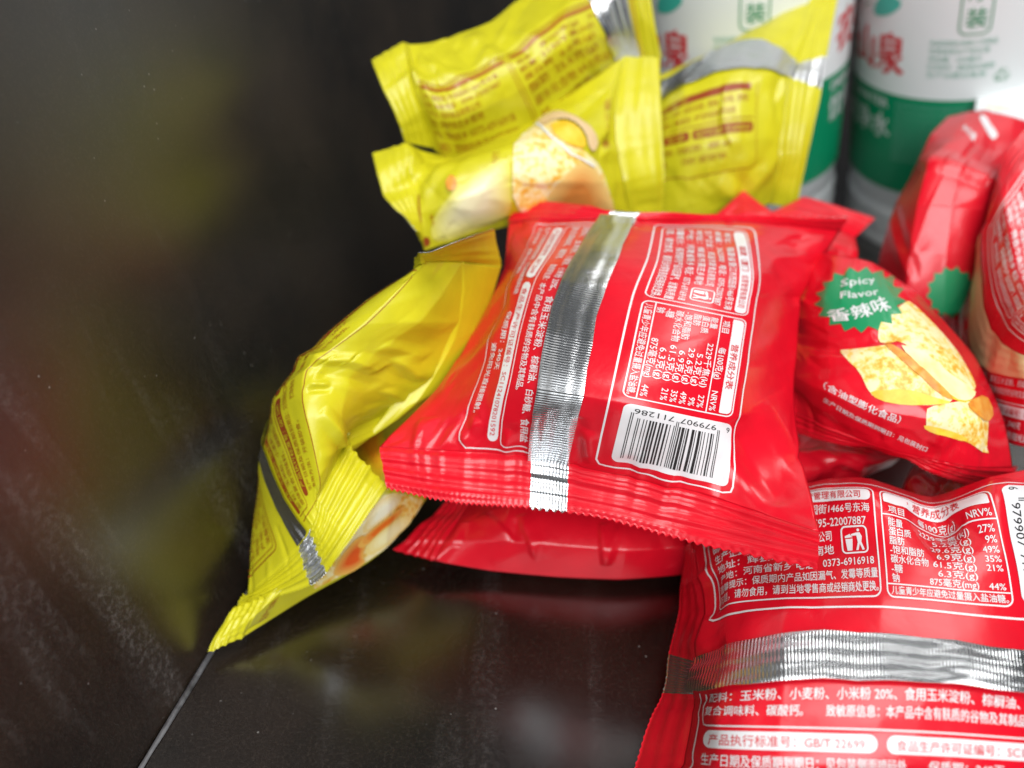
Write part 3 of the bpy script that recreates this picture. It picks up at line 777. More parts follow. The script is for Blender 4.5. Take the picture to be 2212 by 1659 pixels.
A.rp((1590, 905), (1690, 1090), 6, -1.3)
A.rp((1575, 1000), (1660, 1110), 4, 0.6)
A.rp((1722, 990), (1765, 1120), 5, 1.0)
A.rp((1100, 640), (985, 775), 5, -0.9)
A.rp((1110, 690), (960, 830), 5, 0.7)
A.rp((1030, 905), (1000, 960), 4, 0.9); A.rp((1000, 890), (1030, 960), 5, -0.7)
A.rp((1100, 930), (1090, 985), 2.5, 0.6); A.rp((935, 900), (900, 960), 5, 0.8)
A.rp((1270, 930), (1275, 1000), 2.2, 0.8); A.rp((1250, 900), (1252, 1000), 2, -0.7)
A.rp((1350, 985), (1370, 1040), 3, -0.5); A.rp((1420, 1020), (1450, 1060), 3, 0.5)
A.rp((1735, 520), (1720, 640), 6, 1.4); A.rp((1690, 520), (1760, 575), 5, -1.2); A.rp((1780, 505), (1745, 570), 4, 1.2)
A.rp((1700, 560), (1720, 660), 5, -0.8); A.rp((1580, 500), (1630, 640), 6, 0.35)
A.seal_pleats('x1', 16, (4, 12), (0.2, 0.5), (1.0, 2.4)); A.seal_pleats('x0', 8, (3, 9), (0.2, 0.45))
A.crumple(7, (0.1, 0.28), (3, 6), (14, 30))
A.facets(13, 0.28, centre=0.25); A.facets(5, 0.12, centre=0.15); A.body()
wh, tb, bc = red_back()
A.art(wh, 'printed_text'); A.art(tb, 'nutrition_table'); A.art(bc, 'barcode')
A.strip(34.6, 43.6, off=0.0011)
AY = [-10, 14, 39, 50, 76.5, 92]
A.seal('x1', [(836, 1052, 3.2), (1000, 1084, 3.3), (1180, 1097, 3.4), (1290, 1114, 3.5), (1545, 1180, 3.7), (1766, 1224, 4.5)], 'z', AY, ribs=4, amp=0.00048, foil=(34.8, 43.6), wave=0.00025, tooth=0.0007, pitch=1.7)
A.seal('x0', [(1100, 426, 4.7), (1250, 443, 5.3), (1350, 456, 5.6), (1440, 463, 5.5), (1630, 466, 5.0), (1832, 474, 4.6)], 'z', AY, ribs=4, foil=(34.8, 43.6))
A.done()

# B: red bag at the lower right corner, back upwards
BX = [0, 8, 20, 40, 56, 70, 92]; BY = [0, 18, 25, 34.5, 43.5, 50, 62, 74, 84]
Brows = [
    [(1440, 1820, 1.2), (1540, 1830, 1.8), (1680, 1840, 2.0), (1900, 1850, 2.2), (2060, 1850, 2.2), (2200, 1850, 2.0), (2420, 1850, 1.2)],
    [(1480, 1640, 1.8), (1550, 1645, 3.0), (1680, 1650, 3.6), (1900, 1655, 3.8), (2060, 1662, 3.8), (2200, 1670, 3.6), (2420, 1690, 2)],
    [(1494, 1570, 1.9), (1555, 1572, 3.2), (1680, 1574, 3.8), (1900, 1580, 4.1), (2060, 1588, 4.1), (2200, 1598, 3.9), (2420, 1610, 2.2)],
    [(1502, 1498, 2.0), (1560, 1490, 3.3), (1690, 1478, 4.0), (1900, 1475, 4.3), (2060, 1482, 4.3), (2205, 1500, 4.1), (2420, 1510, 2.4)],
    [(1506, 1425, 2.1), (1565, 1398, 3.2), (1690, 1373, 4.0), (1900, 1371, 4.3), (2060, 1386, 4.3), (2205, 1408, 4.1), (2420, 1410, 2.4)],
    [(1520, 1340, 2.0), (1575, 1312, 2.9), (1700, 1299, 3.8), (1903, 1294, 4.2), (2050, 1306, 4.2), (2200, 1318, 4.0), (2420, 1320, 2.2)],
    [(1508, 1255, 1.9), (1570, 1215, 2.8), (1700, 1190, 3.0), (1895, 1172, 3.9), (2040, 1190, 4.0), (2180, 1195, 4.0), (2420, 1200, 2)],
    [(1498, 1195, 1.8), (1560, 1125, 2.6), (1700, 1074, 2.8), (1885, 1062, 3.9), (2020, 1098, 3.3), (2150, 1072, 3.9), (2420, 1060, 2)],
    [(1490, 1170, 1.6), (1560, 1090, 2.0), (1700, 1045, 2.4), (1880, 1036, 2.8), (2010, 1072, 2.6), (2140, 1030, 3.6), (2420, 990, 2)]]
B = Bag('red snack bag at the lower right corner, back up with a wide silver seam', 'red', BX, BY,
        [[Brows[j][i] for j in range(9)] for i in range(7)], 'z', 2, RG)
B.rp((2060, 1120), (1990, 1165), 7, -1.6); B.rp((2090, 1135), (2190, 1040), 8, 1.2); B.rp((1960, 1090), (2080, 1140), 5, -1.0)
B.rp((1535, 1330), (1500, 1420), 4, 1.0); B.rp((1530, 1240), (1545, 1330), 4, -1.0); B.rp((1570, 1390), (1505, 1440), 4, -0.6)
B.rp((1600, 1340), (1750, 1322), 4, 0.25); B.rp((1520, 1520), (1560, 1570), 4, 0.5)
B.rp((1840, 1110), (1930, 1095), 5, 0.3)
B.seal_pleats('x0', 14, (3, 9), (0.2, 0.5), (1, 2.4)); B.crumple(6, (0.08, 0.22), (3, 6), (14, 30))
B.facets(12, 0.28, centre=0.25); B.facets(5, 0.12, centre=0.12); B.body()
B.art(wh, 'printed_text'); B.art(tb, 'nutrition_table'); B.art(bc, 'barcode')
B.strip(34.5, 43.6, off=0.0012, corr=0.16)
B.seal('x0', [(1335, 1800, .7), (1372, 1640, .7), (1397, 1570, .8), (1428, 1492, .9), (1440, 1405, .9), (1457, 1345, .9), (1468, 1280, .9), (1475, 1220, .9), (1478, 1180, .9)], 'z', BY, ribs=3, amp=0.00012, foil=(34.0, 43.0))
B.done()

# C: red bag underneath the middle one, plain side up
C = Bag('plain red snack bag edge lying on the table under the barcode bag', 'red', [0, 14, 32, 50, 70, 90], [0, 12, 26, 40], [
    [(938, 1212, 0.6), (962, 1168, 0.9), (990, 1125, 1.0), (1020, 1075, 1.0)],
    [(1060, 1233, 0.4), (1085, 1170, 1.2), (1100, 1092, 1.6), (1120, 1000, 1.4)],
    [(1210, 1247, 0.4), (1222, 1180, 1.3), (1240, 1092, 1.7), (1250, 985, 1.5)],
    [(1340, 1252, 0.4), (1352, 1190, 1.3), (1362, 1100, 1.7), (1380, 985, 1.5)],
    [(1500, 1238, 0.4), (1512, 1180, 1.1), (1520, 1100, 1.4), (1520, 990, 1.3)],
    [(1700, 1190, 0.4), (1690, 1150, 0.8), (1680, 1080, 1.0), (1660, 1000, 1.0)]], 'f', 3, RG, fac=0.6)
C.rp((1044, 1109), (1108, 1169), 2.6, 0.8, skew=-0.5); C.rp((1117, 1118), (1108, 1169), 2.2, -0.5)
C.rp((1121, 1113), (1162, 1212), 2.8, 0.9, skew=0.5); C.rp((1168, 1173), (1162, 1212), 2.0, -0.4)
C.rp((1297, 1130), (1306, 1221), 2.4, 0.8, skew=0.5); C.rp((1338, 1135), (1306, 1221), 2.4, 0.5); C.poly_ridge([(1001, 1130), (975, 1178), (940, 1210)], 2.5, 0.8)
C.rp((1420, 1150), (1450, 1225), 3, -0.4); C.rp((1060, 1215), (1200, 1160), 5, 0.3)
C.body(); C.seal('x0', [(853, 1188, 0.5), (885, 1162, 0.7), (920, 1125, 0.8), (962, 1084, 0.9)], 'f', ribs=5)
C.done()

# D: red bag at the right, front side up with the green badge and chips
Drows = [
    [(1700, 882, 20.8), (1790, 925, 19.8), (1900, 965, 19.3), (2010, 993, 19.0), (2110, 1010, 19.0), (2190, 1010, 19.8)],
    [(1690, 800, 21.4), (1790, 850, 19.4), (1910, 890, 18.7), (2030, 910, 18.5), (2120, 915, 18.8), (2172, 912, 20.2)],
    [(1690, 700, 22.6), (1790, 745, 20.2), (1900, 772, 19.2), (2010, 782, 19.0), (2070, 777, 19.6), (2108, 766, 21.2)],
    [(1690, 610, 23.4), (1780, 645, 21.0), (1860, 652, 20.4), (1930, 652, 20.4), (1965, 645, 21.0), (1985, 640, 22.2)],
    [(1730, 540, 24.0), (1800, 548, 22.2), (1850, 556, 21.8), (1890, 572, 22.0), (1920, 590, 22.4), (1945, 612, 23.2)]]
D = Bag('red snack bag with a green spiky badge and yellow chips, front up', 'red', [0, 18, 38, 58, 74, 86], [0, 16, 40, 62, 78],
        [[Drows[j][i] for j in range(5)] for i in range(6)], 'd', 4, RG)
D.rp((1720, 745), (1960, 680), 4, -0.8); D.rp((1730, 770), (1900, 735), 5, 0.5); D.rp((1740, 650), (1790, 560), 6, -0.8)
D.rp((1730, 850), (1850, 800), 6, 0.5); D.rp((2010, 960), (2030, 930), 3, 0.5)
D.seal_pleats('y0', 12, (4, 12), (0.2, 0.5)); D.crumple(6, (0.1, 0.3), (3, 6))
D.facets(12, 0.35, centre=0.3); D.facets(5, 0.14, centre=0.3); D.body()
art = []
def starburst(cx, cy, rx, ry, n, rot):
    p = []
    for k in range(2*n):
        a = math.pi*k/n+rot; r = 1.0 if k % 2 == 0 else 0.82
        p.append((cx+rx*r*math.cos(a), cy+ry*r*math.sin(a)))
    return p
def px_fill(bag, art, pts, mat, sm=0, step=0.9):
    p = bag.px2(pts)
    if sm: p = smooth_poly(p, sm)
    fill(art, p, mat, step)
px_fill(D, art, [(1782, 575), (1805, 590)][:0] or starburst(1857, 648, 100, 72, 17, 0.05), 'green_ink')
def px_text(bag, art, s, p0, p1, h, mat='white_ink', bold=0.02):
    """a line of print running between two points seen on the pack"""
    a, b = bag.inv(*p0), bag.inv(*p1); d = b-a
    T(art, s, a[0], a[1], h, float(np.linalg.norm(d)), mat, rot=math.degrees(math.atan2(d[1], d[0])), bold=bold)
px_text(D, art, 'Spicy', (1816, 620), (1890, 614), 3.0); px_text(D, art, 'Flavor', (1816, 646), (1898, 640), 3.0)
px_text(D, art, '香辣味', (1792, 693), (1924, 668), 5.0, bold=0.03)
D.art(art, 'flavour_badge', off=0.00014)
art = []
px_fill(D, art, [(1898, 700), (1908, 680), (1950, 655), (1965, 650), (2020, 705), (2075, 770), (2108, 830), (2100, 850), (2040, 830), (1985, 770), (1945, 735), (1915, 742), (1897, 735)], 'chip', 1)
px_fill(D, art, [(1808, 752), (1828, 752), (1880, 748), (1925, 744), (1950, 765), (2000, 810), (2045, 850), (2060, 868), (2020, 875), (1960, 875), (1900, 862), (1878, 850), (1855, 800), (1830, 778)], 'chip', 1)
px_fill(D, art, [(1875, 842), (1960, 838), (2030, 862), (2060, 870), (2010, 874), (1960, 876), (1895, 864)], 'chip_side', 1)
px_fill(D, art, [(1935, 745), (1980, 752), (2040, 800), (2095, 840), (2108, 850), (2090, 868), (2060, 862), (2010, 815)], 'cream', 1)
px_fill(D, art, [(2040, 850), (2100, 838), (2105, 850), (2090, 872), (2062, 866)], 'chip_side', 1)
px_fill(D, art, [(1905, 745), (1930, 745), (1990, 795), (2050, 850), (2060, 868), (2025, 850), (1960, 790)], 'chip_orange', 1)
px_fill(D, art, [(2003, 878), (2060, 868), (2112, 862), (2135, 890), (2130, 960), (2138, 985), (2085, 950), (2000, 925), (2000, 900)], 'chip', 1)
px_fill(D, art, [(2085, 868), (2125, 850), (2150, 890), (2132, 915), (2095, 890)], 'chip_orange', 1)
px_fill(D, art, [(1995, 915), (2040, 925), (2090, 945), (2085, 955), (2040, 940), (1998, 928)], 'chip_side', 1)
D.art(art, 'chip_picture', off=0.00012)
art = []
px_text(D, art, '（含油型膨化食品）', (1780, 838), (1942, 915), 3.4); px_text(D, art, '生产日期及保质期到期日：见包装封口', (1778, 866), (2000, 975), 2.1)
D.art(art, 'printed_text')
D.seal('y0', [(1700, 925, 20.9), (1768, 950, 20.2), (1870, 968, 19.8), (1945, 990, 19.5), (2060, 1038, 19.3), (2185, 1066, 19.9)], 'd', [0, 14, 38, 54, 74, 86], ribs=4)
D.done()

# E: red bag standing behind at the upper right
Erows = [
    [(1890, 760, 27.6), (1960, 770, 27.0), (2040, 776, 26.7), (2110, 770, 26.8), (2190, 760, 27.5)],
    [(1885, 660, 25.6), (1955, 670, 24.2), (2040, 680, 24.0), (2115, 670, 24.0), (2190, 660, 25.4)],
    [(1903, 545, 25.7), (1965, 545, 23.9), (2045, 548, 23.7), (2118, 545, 23.7), (2190, 540, 25.2)],
    [(1933, 440, 25.8), (1980, 442, 23.9), (2055, 447, 23.6), (2135, 456, 23.6), (2200, 460, 25.0)],
    [(1978, 350, 26.2), (2008, 352, 24.3), (2075, 368, 24.0), (2145, 398, 23.9), (2212, 424, 25.0)],
    [(2010, 288, 27.2), (2060, 292, 26.2), (2120, 312, 25.8), (2180, 335, 25.8), (2260, 356, 26.2)],
    [(2048, 250, 28.4), (2093, 240, 28.0), (2138, 236, 27.6), (2190, 252, 27.4), (2265, 280, 27.6)]]
E_ = Bag('red snack bag standing upright right in front of the rightmost water bottle', 'red', [0, 18, 40, 62, 80], [-22, 0, 20, 40, 58, 70, 82],
         [[Erows[j][i] for j in range(7)] for i in range(5)], 'd', 5, RG, fac=0.75)
E_.poly_ridge([(1990, 345), (2040, 352), (2081, 366), (2130, 392), (2165, 413)], 5, 1.4)
E_.rp((1930, 440), (1985, 600), 4, -0.5); E_.rp((1925, 470), (1965, 600), 4, 0.5)
E_.rp((2110, 300), (2075, 350), 4, -0.6); E_.rp((2150, 330), (2212, 330), 4, 0.6); E_.crumple(5, (0.15, 0.4), (3, 6))
E_.facets(13, 0.35, centre=0.4); E_.body()
art = []
px_fill(E_, art, [(2112, 252), (2126, 246), (2158, 286), (2154, 296), (2142, 300)], 'white_ink', 1)
E_.art(art, 'white_tab')
art = []
px_fill(E_, art, starburst(2056, 632, 56, 58, 13, 0.1), 'green_ink')
E_.art(art, 'flavour_badge')
art = []
px_text(E_, art, '净含量', (2076, 278), (2104, 305), 2.4)
E_.art(art, 'printed_text')
E_.done()

# F: red bag at the right edge, back outwards, silver foil seam coloured to paint in a yellow reflection
F = Bag('red snack bag cut by the right edge with a curved foil seam, painted-in yellow reflection', 'red', [0, 22, 44, 66, 88], [12, 34.5, 43.5, 60, 78], [
    [(2085, 545, 25.2), (2112, 540, 23.9), (2124, 500, 23.0), (2164, 412, 22.6), (2240, 300, 23.6)],
    [(2060, 740, 24.0), (2098, 735, 22.4), (2126, 665, 21.8), (2200, 580, 21.0), (2290, 500, 22.0)],
    [(2110, 900, 22.0), (2140, 802, 20.9), (2162, 738, 20.6), (2236, 660, 19.8), (2320, 590, 20.8)],
    [(2190, 960, 20.4), (2215, 818, 19.7), (2215, 768, 19.6), (2290, 700, 19.0), (2360, 640, 20.0)],
    [(2300, 980, 19.6), (2320, 830, 19.1), (2320, 770, 19.1), (2370, 720, 18.7), (2420, 680, 19.6)]], 'd', 6, RG)
F.rp((2168, 440), (2200, 560), 4, 0.6); F.rp((2180, 420), (2212, 400), 4, -0.5); F.crumple(6, (0.1, 0.3), (3, 6))
F.facets(11, 0.4, centre=0.4); F.body(); F.art(wh, 'printed_text'); F.art(tb, 'nutrition_table'); F.strip(34.5, 43.5, mat='yellow_reflection_foil')
F.seal('x0', [(2100, 590, 25.4), (2116, 592, 24.2), (2120, 548, 23.4), (2150, 380, 23.4), (2215, 280, 24.2)], 'd', [12, 34.5, 43.5, 60, 78], ribs=4)
F.done()

# G, H, K: red bags of which only corners show
G_ = Bag('dark red corner seal of a snack bag behind the barcode bag, before the bottles', 'red', [0, 15, 30, 45], [0, 12, 24, 34], [
    [(1530, 560, 24.0), (1525, 530, 24.2), (1525, 505, 24.6), (1530, 475, 25.0)],
    [(1640, 560, 23.6), (1640, 525, 23.8), (1640, 495, 24.2), (1640, 468, 25.0)],
    [(1760, 575, 23.6), (1760, 535, 23.8), (1755, 505, 24.2), (1750, 474, 25.2)],
    [(1850, 600, 24.2), (1850, 565, 24.4), (1852, 540, 24.8), (1846, 514, 25.6)]], 'd', 7, RG)
G_.crumple(6, (0.2, 0.5), (2, 5)); G_.facets(9, 0.6, centre=0.8); G_.body()
G_.seal('y1', [(1552, 462, 25.3), (1606, 414, 25.9), (1668, 462, 25.4), (1735, 426, 26.2), (1812, 446, 26.2), (1890, 472, 26.2)], 'd', [0, 10, 18, 25, 35, 45], ribs=4, wave=0.0003, lin=True)
G_.done()
Hh = Bag('shaded red snack bag under the ribbed end of the bag with yellow chips', 'red', [0, 15, 32, 48], [0, 14, 30, 44], [
    [(1640, 1090, 2.2), (1650, 1020, 2.4), (1660, 930, 2.4), (1670, 850, 2.0)],
    [(1745, 1080, 1.6), (1755, 1010, 2.3), (1770, 940, 2.4), (1780, 870, 2.0)],
    [(1850, 1050, 1.2), (1865, 1005, 2.2), (1875, 960, 2.4), (1885, 900, 2.0)],
    [(1930, 1010, 1.2), (1945, 990, 1.7), (1955, 965, 1.7), (1965, 920, 1.4)]], 'f', 8, RG, back=0.008)
Hh.rp((1760, 970), (1880, 1020), 4, 0.9); Hh.rp((1750, 1060), (1840, 1000), 5, -0.7); Hh.crumple(6, (0.2, 0.5), (2, 5)); Hh.facets(8, 0.6, centre=0.8); Hh.body(); Hh.done()
K = Bag('shaded red snack bag in the gap just above the lower right corner bag', 'red', [0, 14, 28, 44], [0, 12, 24, 36], [
    [(1900, 1130, 0.8), (1925, 1085, 1.4), (1950, 1040, 1.5), (1975, 1005, 1.0)],
    [(1990, 1150, 1.2), (2005, 1095, 2.0), (2025, 1045, 2.0), (2040, 1000, 1.4)],
    [(2080, 1160, 1.2), (2090, 1100, 2.2), (2110, 1050, 2.2), (2120, 1000, 1.4)],
    [(2180, 1150, 0.8), (2180, 1090, 1.7), (2190, 1050, 1.7), (2200, 1000, 1.2)]], 'f', 9, RG, back=0.008)
K.rp((2000, 1010), (2060, 1090), 4, -0.8); K.rp((1950, 1060), (2010, 1030), 3, 0.7); K.crumple(6, (0.2, 0.5), (2, 5)); K.facets(8, 0.6, centre=0.8); K.body(); K.done()

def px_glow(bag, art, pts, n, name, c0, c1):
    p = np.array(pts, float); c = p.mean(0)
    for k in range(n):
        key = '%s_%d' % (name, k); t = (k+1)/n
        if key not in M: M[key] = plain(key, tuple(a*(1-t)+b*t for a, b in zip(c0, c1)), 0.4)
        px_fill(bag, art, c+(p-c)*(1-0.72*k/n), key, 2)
# ------------------------------------------------------------------ yellow bags
YX = [0, 12, 30, 50, 70, 92]; YY = [-22, -5, 10, 26, 39, 65]
Y4 = Bag('yellow snack bag leaning on the dark panel, with a grey seam and ribbed end', 'yellow', YX, YY, [
    [(743, 957, 3.3), (718, 1010, 3.4), (690, 1078, 3.2), (678, 1120, 2.9), (662, 1160, 2.5), (533, 1290, 0.8)],
    [(750, 925, 3.6), (722, 975, 3.9), (690, 1028, 3.8), (643, 1055, 3.3), (608, 1085, 2.6), (541, 1170, 0.8)],
    [(842, 890, 3.1), (740, 885, 4.6), (662, 900, 4.8), (598, 935, 3.8), (563, 975, 2.6), (556, 1060, 1.2)],
    [(950, 830, 3.5), (770, 795, 5.1), (658, 800, 5.3), (592, 862, 3.9), (612, 905, 2.2), (640, 940, 1.4)],
    [(1040, 700, 4.0), (905, 695, 5.5), (785, 700, 5.9), (702, 725, 5.2), (740, 785, 3.4), (790, 830, 2.2)],
    [(1085, 576, 4.6), (1005, 566, 5.9), (918, 563, 6.4), (892, 582, 5.9), (902, 605, 5.0), (915, 640, 4.4)]], 'z', 11, YG, fac=0.5)
Y4.poly_ridge([(642, 776), (708, 778), (755, 776), (822, 800)], 3.5, 1.2)
Y4.rp((670, 805), (810, 835), 5, -0.9, sharp=1.2); Y4.rp((857, 772), (910, 823), 3, 1.1, skew=0.4); Y4.rp((800, 785), (900, 832), 3.5, -0.7)
Y4.rp((693, 888), (743, 957), 4, 1.5); Y4.rp((665, 841), (716, 842), 2.2, -0.7); Y4.rp((672, 832), (712, 828), 2.0, 0.5)
Y4.rp((830, 745), (920, 772), 3, 0.7); Y4.rp((870, 690), (960, 715), 4, 0.3); Y4.rp((835, 840), (880, 868), 3, 0.7); Y4.rp((690, 985), (742, 945), 3, 0.4)
Y4.rp((700, 790), (668, 840), 3, 0.6); Y4.rp((735, 800), (790, 900), 5, 0.5)
Y4.seal_pleats('x0', 10, (4, 10), (0.2, 0.5), (1, 2.4)); Y4.seal_pleats('x1', 7, (3, 8), (0.2, 0.5)); Y4.crumple(4, (0.1, 0.25), (3, 6))
Y4.facets(14, 0.35, centre=0.4); Y4.facets(7, 0.08, centre=0.3); Y4.body()
yb = yellow_back()
Y4.art(yb, 'printed_text'); Y4.strip(34.4, 43.2, off=0.0008)
Y4.seal('x0', [(836, 1053, 3.0), (803, 1097, 2.9), (760, 1158, 2.6), (724, 1208, 2.2), (688, 1250, 1.6), (517, 1308, 0.7)], 'z', YY, ribs=6, amp=0.0006, foil=(33.6, 43.0), wave=0.00025)
Y4.seal('x1', [(1068, 496, 5.6), (1000, 518, 6.9), (915, 545, 7.0), (898, 560, 6.2), (898, 585, 5.6), (912, 620, 4.8)], 'z', YY, ribs=3, amp=0.0002)
Y4.done()

Y5 = Bag('lowest yellow snack bag, its pointed end on the table and an orange chip picture', 'yellow', [0, 14, 34, 52, 68, 84], [0, 14, 34, 50], [
    [(528, 1377, 0.4), (548, 1335, 0.9), (572, 1292, 1.1), (560, 1270, 0.7)],
    [(660, 1291, 0.6), (655, 1232, 1.5), (640, 1150, 1.6), (620, 1085, 0.9)],
    [(790, 1216, 0.9), (765, 1150, 1.9), (730, 1055, 2.0), (700, 960, 1.4)],
    [(868, 1152, 1.2), (845, 1075, 2.3), (812, 985, 2.6), (775, 870, 1.8)],
    [(920, 1076, 1.4), (905, 1012, 2.3), (872, 930, 2.4), (840, 830, 1.8)],
    [(1000, 960, 1.6), (970, 920, 1.8), (940, 850, 1.8), (900, 800, 1.6)]], 'f', 12, YG, back=0.006)
Y5.crumple(6, (0.1, 0.3), (3, 6)); Y5.seal_pleats('x0', 6, (4, 12), (0.2, 0.5)); Y5.facets(10, 0.35, centre=0.5); Y5.body()
art = []
px_fill(Y5, art, [(672, 1275), (690, 1240), (716, 1216), (760, 1150), (800, 1100), (840, 1060), (905, 1075), (918, 1080), (868, 1152), (790, 1214), (700, 1262)], 'chip', 1)
px_glow(Y5, art, [(800, 1105), (840, 1065), (868, 1070), (862, 1090), (820, 1130), (775, 1160)], 4, 'white_print', (0.78, 0.58, 0.16), (0.86, 0.84, 0.62))
px_glow(Y5, art, [(785, 1200), (790, 1170), (835, 1130), (885, 1108), (890, 1125), (860, 1152), (815, 1190)], 4, 'cream_print', (0.80, 0.60, 0.16), (0.84, 0.78, 0.42))
px_glow(Y5, art, [(712, 1240), (730, 1205), (760, 1165), (785, 1150), (790, 1170), (780, 1200), (790, 1212), (745, 1240)], 5, 'sauce_print', (0.78, 0.50, 0.10), (0.66, 0.09, 0.008))
px_glow(Y5, art, [(765, 1172), (800, 1138), (850, 1098), (874, 1086), (860, 1108), (815, 1145), (780, 1182)], 4, 'streak_print', (0.78, 0.50, 0.10), (0.68, 0.14, 0.01))
px_glow(Y5, art, [(745, 950), (770, 860), (815, 880), (842, 1000), (838, 1048), (815, 1034)], 5, 'red_bounce_tint', (0.64, 0.54, 0.012), (0.70, 0.26, 0.01))  # orange bounce light from the middle red bag, painted onto the film
Y5.art(art, 'chip_picture')
art = []; px_text(Y5, art, '生产日期', (572, 1336), (600, 1290), 2.2, 'brown_ink'); Y5.art(art, 'printed_text')
Y5.seal('x0', [(452, 1408, .25), (466, 1372, .5), (500, 1322, .7), (520, 1300, .6)], 'f', ribs=5, amp=0.0004)
Y5.done()

def dshift(net, k): return [[(a, b, c+k) for a, b, c in r] for r in net]
Y1 = Bag('topmost yellow snack bag with a brown printed table, nearest the dark panel', 'yellow', [0, 26, 48, 72, 92], [46, 56, 72, 92], dshift([
    [(932, 322, 22.8), (905, 240, 22.0), (886, 160, 22.0), (871, 92, 22.6)],
    [(1012, 352, 23.4), (985, 262, 21.8), (957, 166, 21.8), (947, 88, 22.8)],
    [(1172, 292, 24.0), (1130, 192, 22.4), (1085, 106, 22.4), (1062, 48, 23.6)],
    [(1305, 192, 24.8), (1255, 102, 23.2), (1205, 20, 23.2), (1165, -40, 24.4)],
    [(1400, 128, 25.4), (1385, 40, 24.8), (1370, -50, 24.6), (1350, -120, 25.2)]], 1.2), 'd', 13, YG)
Y1.rp((872, 94), (905, 190), 4, 1.3); Y1.rp((900, 120), (1010, 170), 5, 0.8); Y1.rp((960, 85), (1050, 165), 5, -0.9); Y1.rp((1010, 80), (1080, 120), 5, 1.2)
Y1.rp((1030, 95), (1180, 115), 6, -1.0); Y1.rp((1150, 120), (1240, 100), 5, 0.6); Y1.rp((920, 190), (990, 160), 4, -0.5); Y1.rp((1120, 60), (1200, 115), 5, 0.6)
Y1.crumple(10, (0.15, 0.4), (2.5, 5)); Y1.facets(11, 0.75, centre=0.7); Y1.facets(5.5, 0.2, centre=0.5); Y1.body()
ybu = [(np.stack([4+(v[:, 0]-4)*0.98+4, 44+(v[:, 1]-48)*0.95], 1), f, m) for v, f, m in [q[:3] for q in yellow_back(low=False)]]
Y1.art(ybu, 'printed_table')
Y1.seal('x0', [(877, 308, 23.4), (850, 240, 22.9), (822, 175, 22.9), (803, 124, 23.4)], 'd', ribs=4, tooth=0.0004, amp=0.0002)
Y1.strip(47, 96, 80, 88.5, off=0.0007, name='foil_patch')
Y1.seal('x1', [(1428, 125, 26.6), (1412, 40, 26.0), (1398, -50, 25.8), (1380, -120, 26.4)], 'd', ribs=3)
Y1.done()

Y2 = Bag('yellow snack bag with an orange cracker picture, under the topmost yellow one', 'yellow', [0, 20, 40, 62, 78, 88], [0, 20, 42, 60], dshift([
    [(918, 542, 20.8), (906, 462, 20.4), (888, 386, 20.6), (874, 313, 21.0)],
    [(1010, 510, 21.0), (985, 432, 20.0), (967, 366, 20.4), (992, 338, 22.0)],
    [(1112, 485, 21.6), (1100, 402, 20.2), (1087, 322, 20.4), (1112, 278, 22.2)],
    [(1240, 490, 22.0), (1235, 392, 20.6), (1217, 282, 20.8), (1217, 210, 22.6)],
    [(1335, 500, 22.6), (1310, 395, 21.4), (1290, 262, 21.6), (1280, 168, 22.8)],
    [(1372, 495, 23.2), (1352, 390, 22.2), (1335, 245, 22.4), (1347, 118, 23.2)]], 2.4), 'd', 14, YG)
Y2.rp((885, 312), (892, 380), 5, 1.2); Y2.rp((880, 320), (990, 345), 5, -0.9); Y2.rp((905, 425), (1000, 345), 6, 1.0); Y2.rp((890, 380), (908, 425), 4, -0.6)
Y2.rp((1300, 325), (1350, 330), 4, 0.9); Y2.rp((1310, 330), (1380, 460), 5, -0.7); Y2.rp((1330, 130), (1320, 300), 5, 0.6); Y2.rp((1260, 220), (1310, 330), 6, -0.5)
Y2.crumple(7, (0.1, 0.35), (3, 6)); Y2.facets(11, 0.65, centre=0.6); Y2.facets(5.5, 0.18, centre=0.4); Y2.body()
art = []
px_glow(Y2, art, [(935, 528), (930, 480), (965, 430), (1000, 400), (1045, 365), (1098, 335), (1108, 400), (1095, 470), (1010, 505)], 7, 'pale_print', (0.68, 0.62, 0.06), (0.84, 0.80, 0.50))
px_fill(Y2, art, [(1118, 300), (1160, 262), (1185, 250), (1210, 265), (1232, 290), (1260, 330), (1300, 360), (1320, 420), (1330, 470), (1250, 480), (1160, 460), (1105, 440), (1108, 370)], 'chip', 1)
px_glow(Y2, art, [(1150, 465), (1190, 410), (1240, 355), (1270, 350), (1300, 380), (1325, 440), (1330, 475), (1250, 485), (1180, 480)], 5, 'warm_print', (0.78, 0.56, 0.18), (0.72, 0.25, 0.05))
px_fill(Y2, art, [(1105, 440), (1130, 400), (1180, 385), (1230, 400), (1215, 440), (1160, 465)], 'chip', 2)
px_fill(Y2, art, [(1160, 262), (1185, 246), (1225, 248), (1262, 268), (1290, 305), (1280, 330), (1270, 325), (1262, 290), (1235, 265), (1195, 262), (1172, 275)], 'pink_tint', 1)
px_fill(Y2, art, [(1190, 268), (1230, 268), (1260, 295), (1262, 325), (1230, 315), (1200, 300)], 'chip_side', 1)
line(art, Y2.px2([(1160, 268), (1190, 300), (1232, 335), (1280, 360)]), 0.8, 'label_white')
px_fill(Y2, art, [(968, 395), (980, 385), (988, 395), (982, 412), (970, 412)], 'chip_orange', 1)
Y2.art(art, 'cracker_picture')
art = []
px_text(Y2, art, 'VE', (940, 488), (934, 462), 2.0, 'brown_ink'); px_text(Y2, art, '小米锅巴', (1078, 398), (1078, 330), 2.2, 'brown_ink', 0)

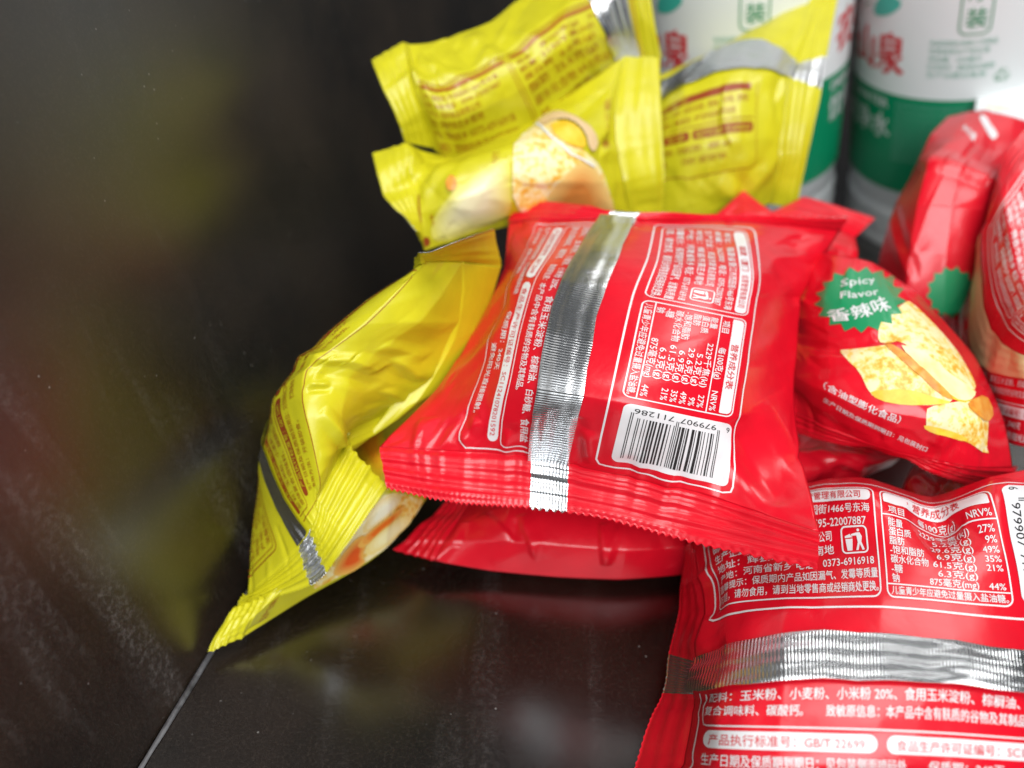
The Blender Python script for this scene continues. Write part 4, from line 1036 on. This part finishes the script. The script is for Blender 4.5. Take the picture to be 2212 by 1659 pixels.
Y2.art(art, 'product_name'); art = []
line(art, Y2.px2([(903, 420), (906, 450), (909, 482)]), 0.9, 'dark_brown_ink')
px_fill(Y2, art, starburst(921, 522, 9, 12, 6, 0), 'dark_brown_ink', 0, 0.6)
Y2.art(art, 'printed_text'); art = []; px_text(Y2, art, '生产日期', (1318, 320), (1318, 215), 2.6, 'brown_ink', 0); Y2.art(art, 'date_print')
Y2.seal('x0', [(906, 505, 22.6), (868, 462, 22.4), (831, 420, 22.6), (806, 328, 23.2)], 'd', [0, 20, 42, 60], ribs=4, amp=0.0002)
Y2.seal('x1', [(1432, 490, 25.8), (1434, 372, 25.0), (1428, 240, 25.0), (1423, 124, 25.6)], 'd', [0, 20, 42, 60], ribs=3, amp=0.0003)
Y2.done()

Y3 = Bag('yellow snack bag standing before the water bottles, with a broad silver seam', 'yellow', [0, 28, 56, 78], [-6, 16, 34, 44, 70], [
    [(1380, 490, 27.0), (1375, 345, 26.4), (1392, 238, 26.6), (1412, 190, 27.2), (1440, 150, 29.0)],
    [(1480, 490, 26.4), (1480, 322, 25.4), (1488, 180, 25.8), (1540, 112, 26.6), (1580, 110, 29.0)],
    [(1600, 455, 26.2), (1602, 302, 25.0), (1606, 148, 25.4), (1640, 92, 26.2), (1700, 0, 28.4)],
    [(1664, 440, 26.6), (1684, 302, 25.6), (1702, 166, 25.8), (1718, 135, 26.2), (1775, -40, 28.0)]], 'd', 15, YG)
Y3.rp((1610, 425), (1720, 330), 5, 1.0); Y3.rp((1560, 360), (1620, 420), 5, -0.8); Y3.rp((1700, 170), (1680, 290), 4, 0.5); Y3.rp((1710, 120), (1780, 20), 5, 0.9)
Y3.rp((1520, 380), (1600, 440), 6, 0.8); Y3.rp((1620, 180), (1700, 160), 4, 0.4); Y3.crumple(8, (0.15, 0.4), (3, 5)); Y3.facets(10, 0.65, centre=0.6); Y3.facets(5.5, 0.18, centre=0.4); Y3.body()
y3 = [(np.stack([v[:, 0]*0.76-4.5, v[:, 1]*0.9-0.5], 1), f, m) for v, f, m in [q[:3] for q in yellow_back(up=False)]]
y3 = [(v, f, m) for v, f, m in y3 if v[:, 1].max() < 31]
Y3.art(y3, 'printed_text'); Y3.strip(34, 45.5, off=0.0007)
Y3.seal('x1', [(1718, 448, 26.8), (1750, 302, 26.0), (1772, 192, 26.0), (1785, 120, 26.4), (1816, -40, 28.0)], 'd', [-6, 16, 34, 44, 70], ribs=5, amp=0.0004, foil=(34, 44))
Y3.done()

# small white packet behind the standing red bag
W = Bag('white packet with a pale yellow edge behind the standing red bag', 'label_white', [0, 15, 30], [0, 10, 20, 30], [
    [(2105, 290, 29.5), (2105, 245, 29.2), (2110, 215, 29.6), (2120, 195, 30.2)],
    [(2180, 300, 29.0), (2180, 255, 28.6), (2185, 215, 29.0), (2190, 175, 29.8)],
    [(2290, 310, 29.0), (2290, 260, 28.6), (2290, 215, 29.0), (2290, 160, 29.8)]], 'd', 16, None, back=0.006, kind='white_packet', cat='packet')
W.crumple(4); W.body()
art = []; line(art, W.px2([(2130, 228), (2180, 236), (2230, 250)]), 1.2, 'cream'); W.art(art, 'printed_band'); W.done()
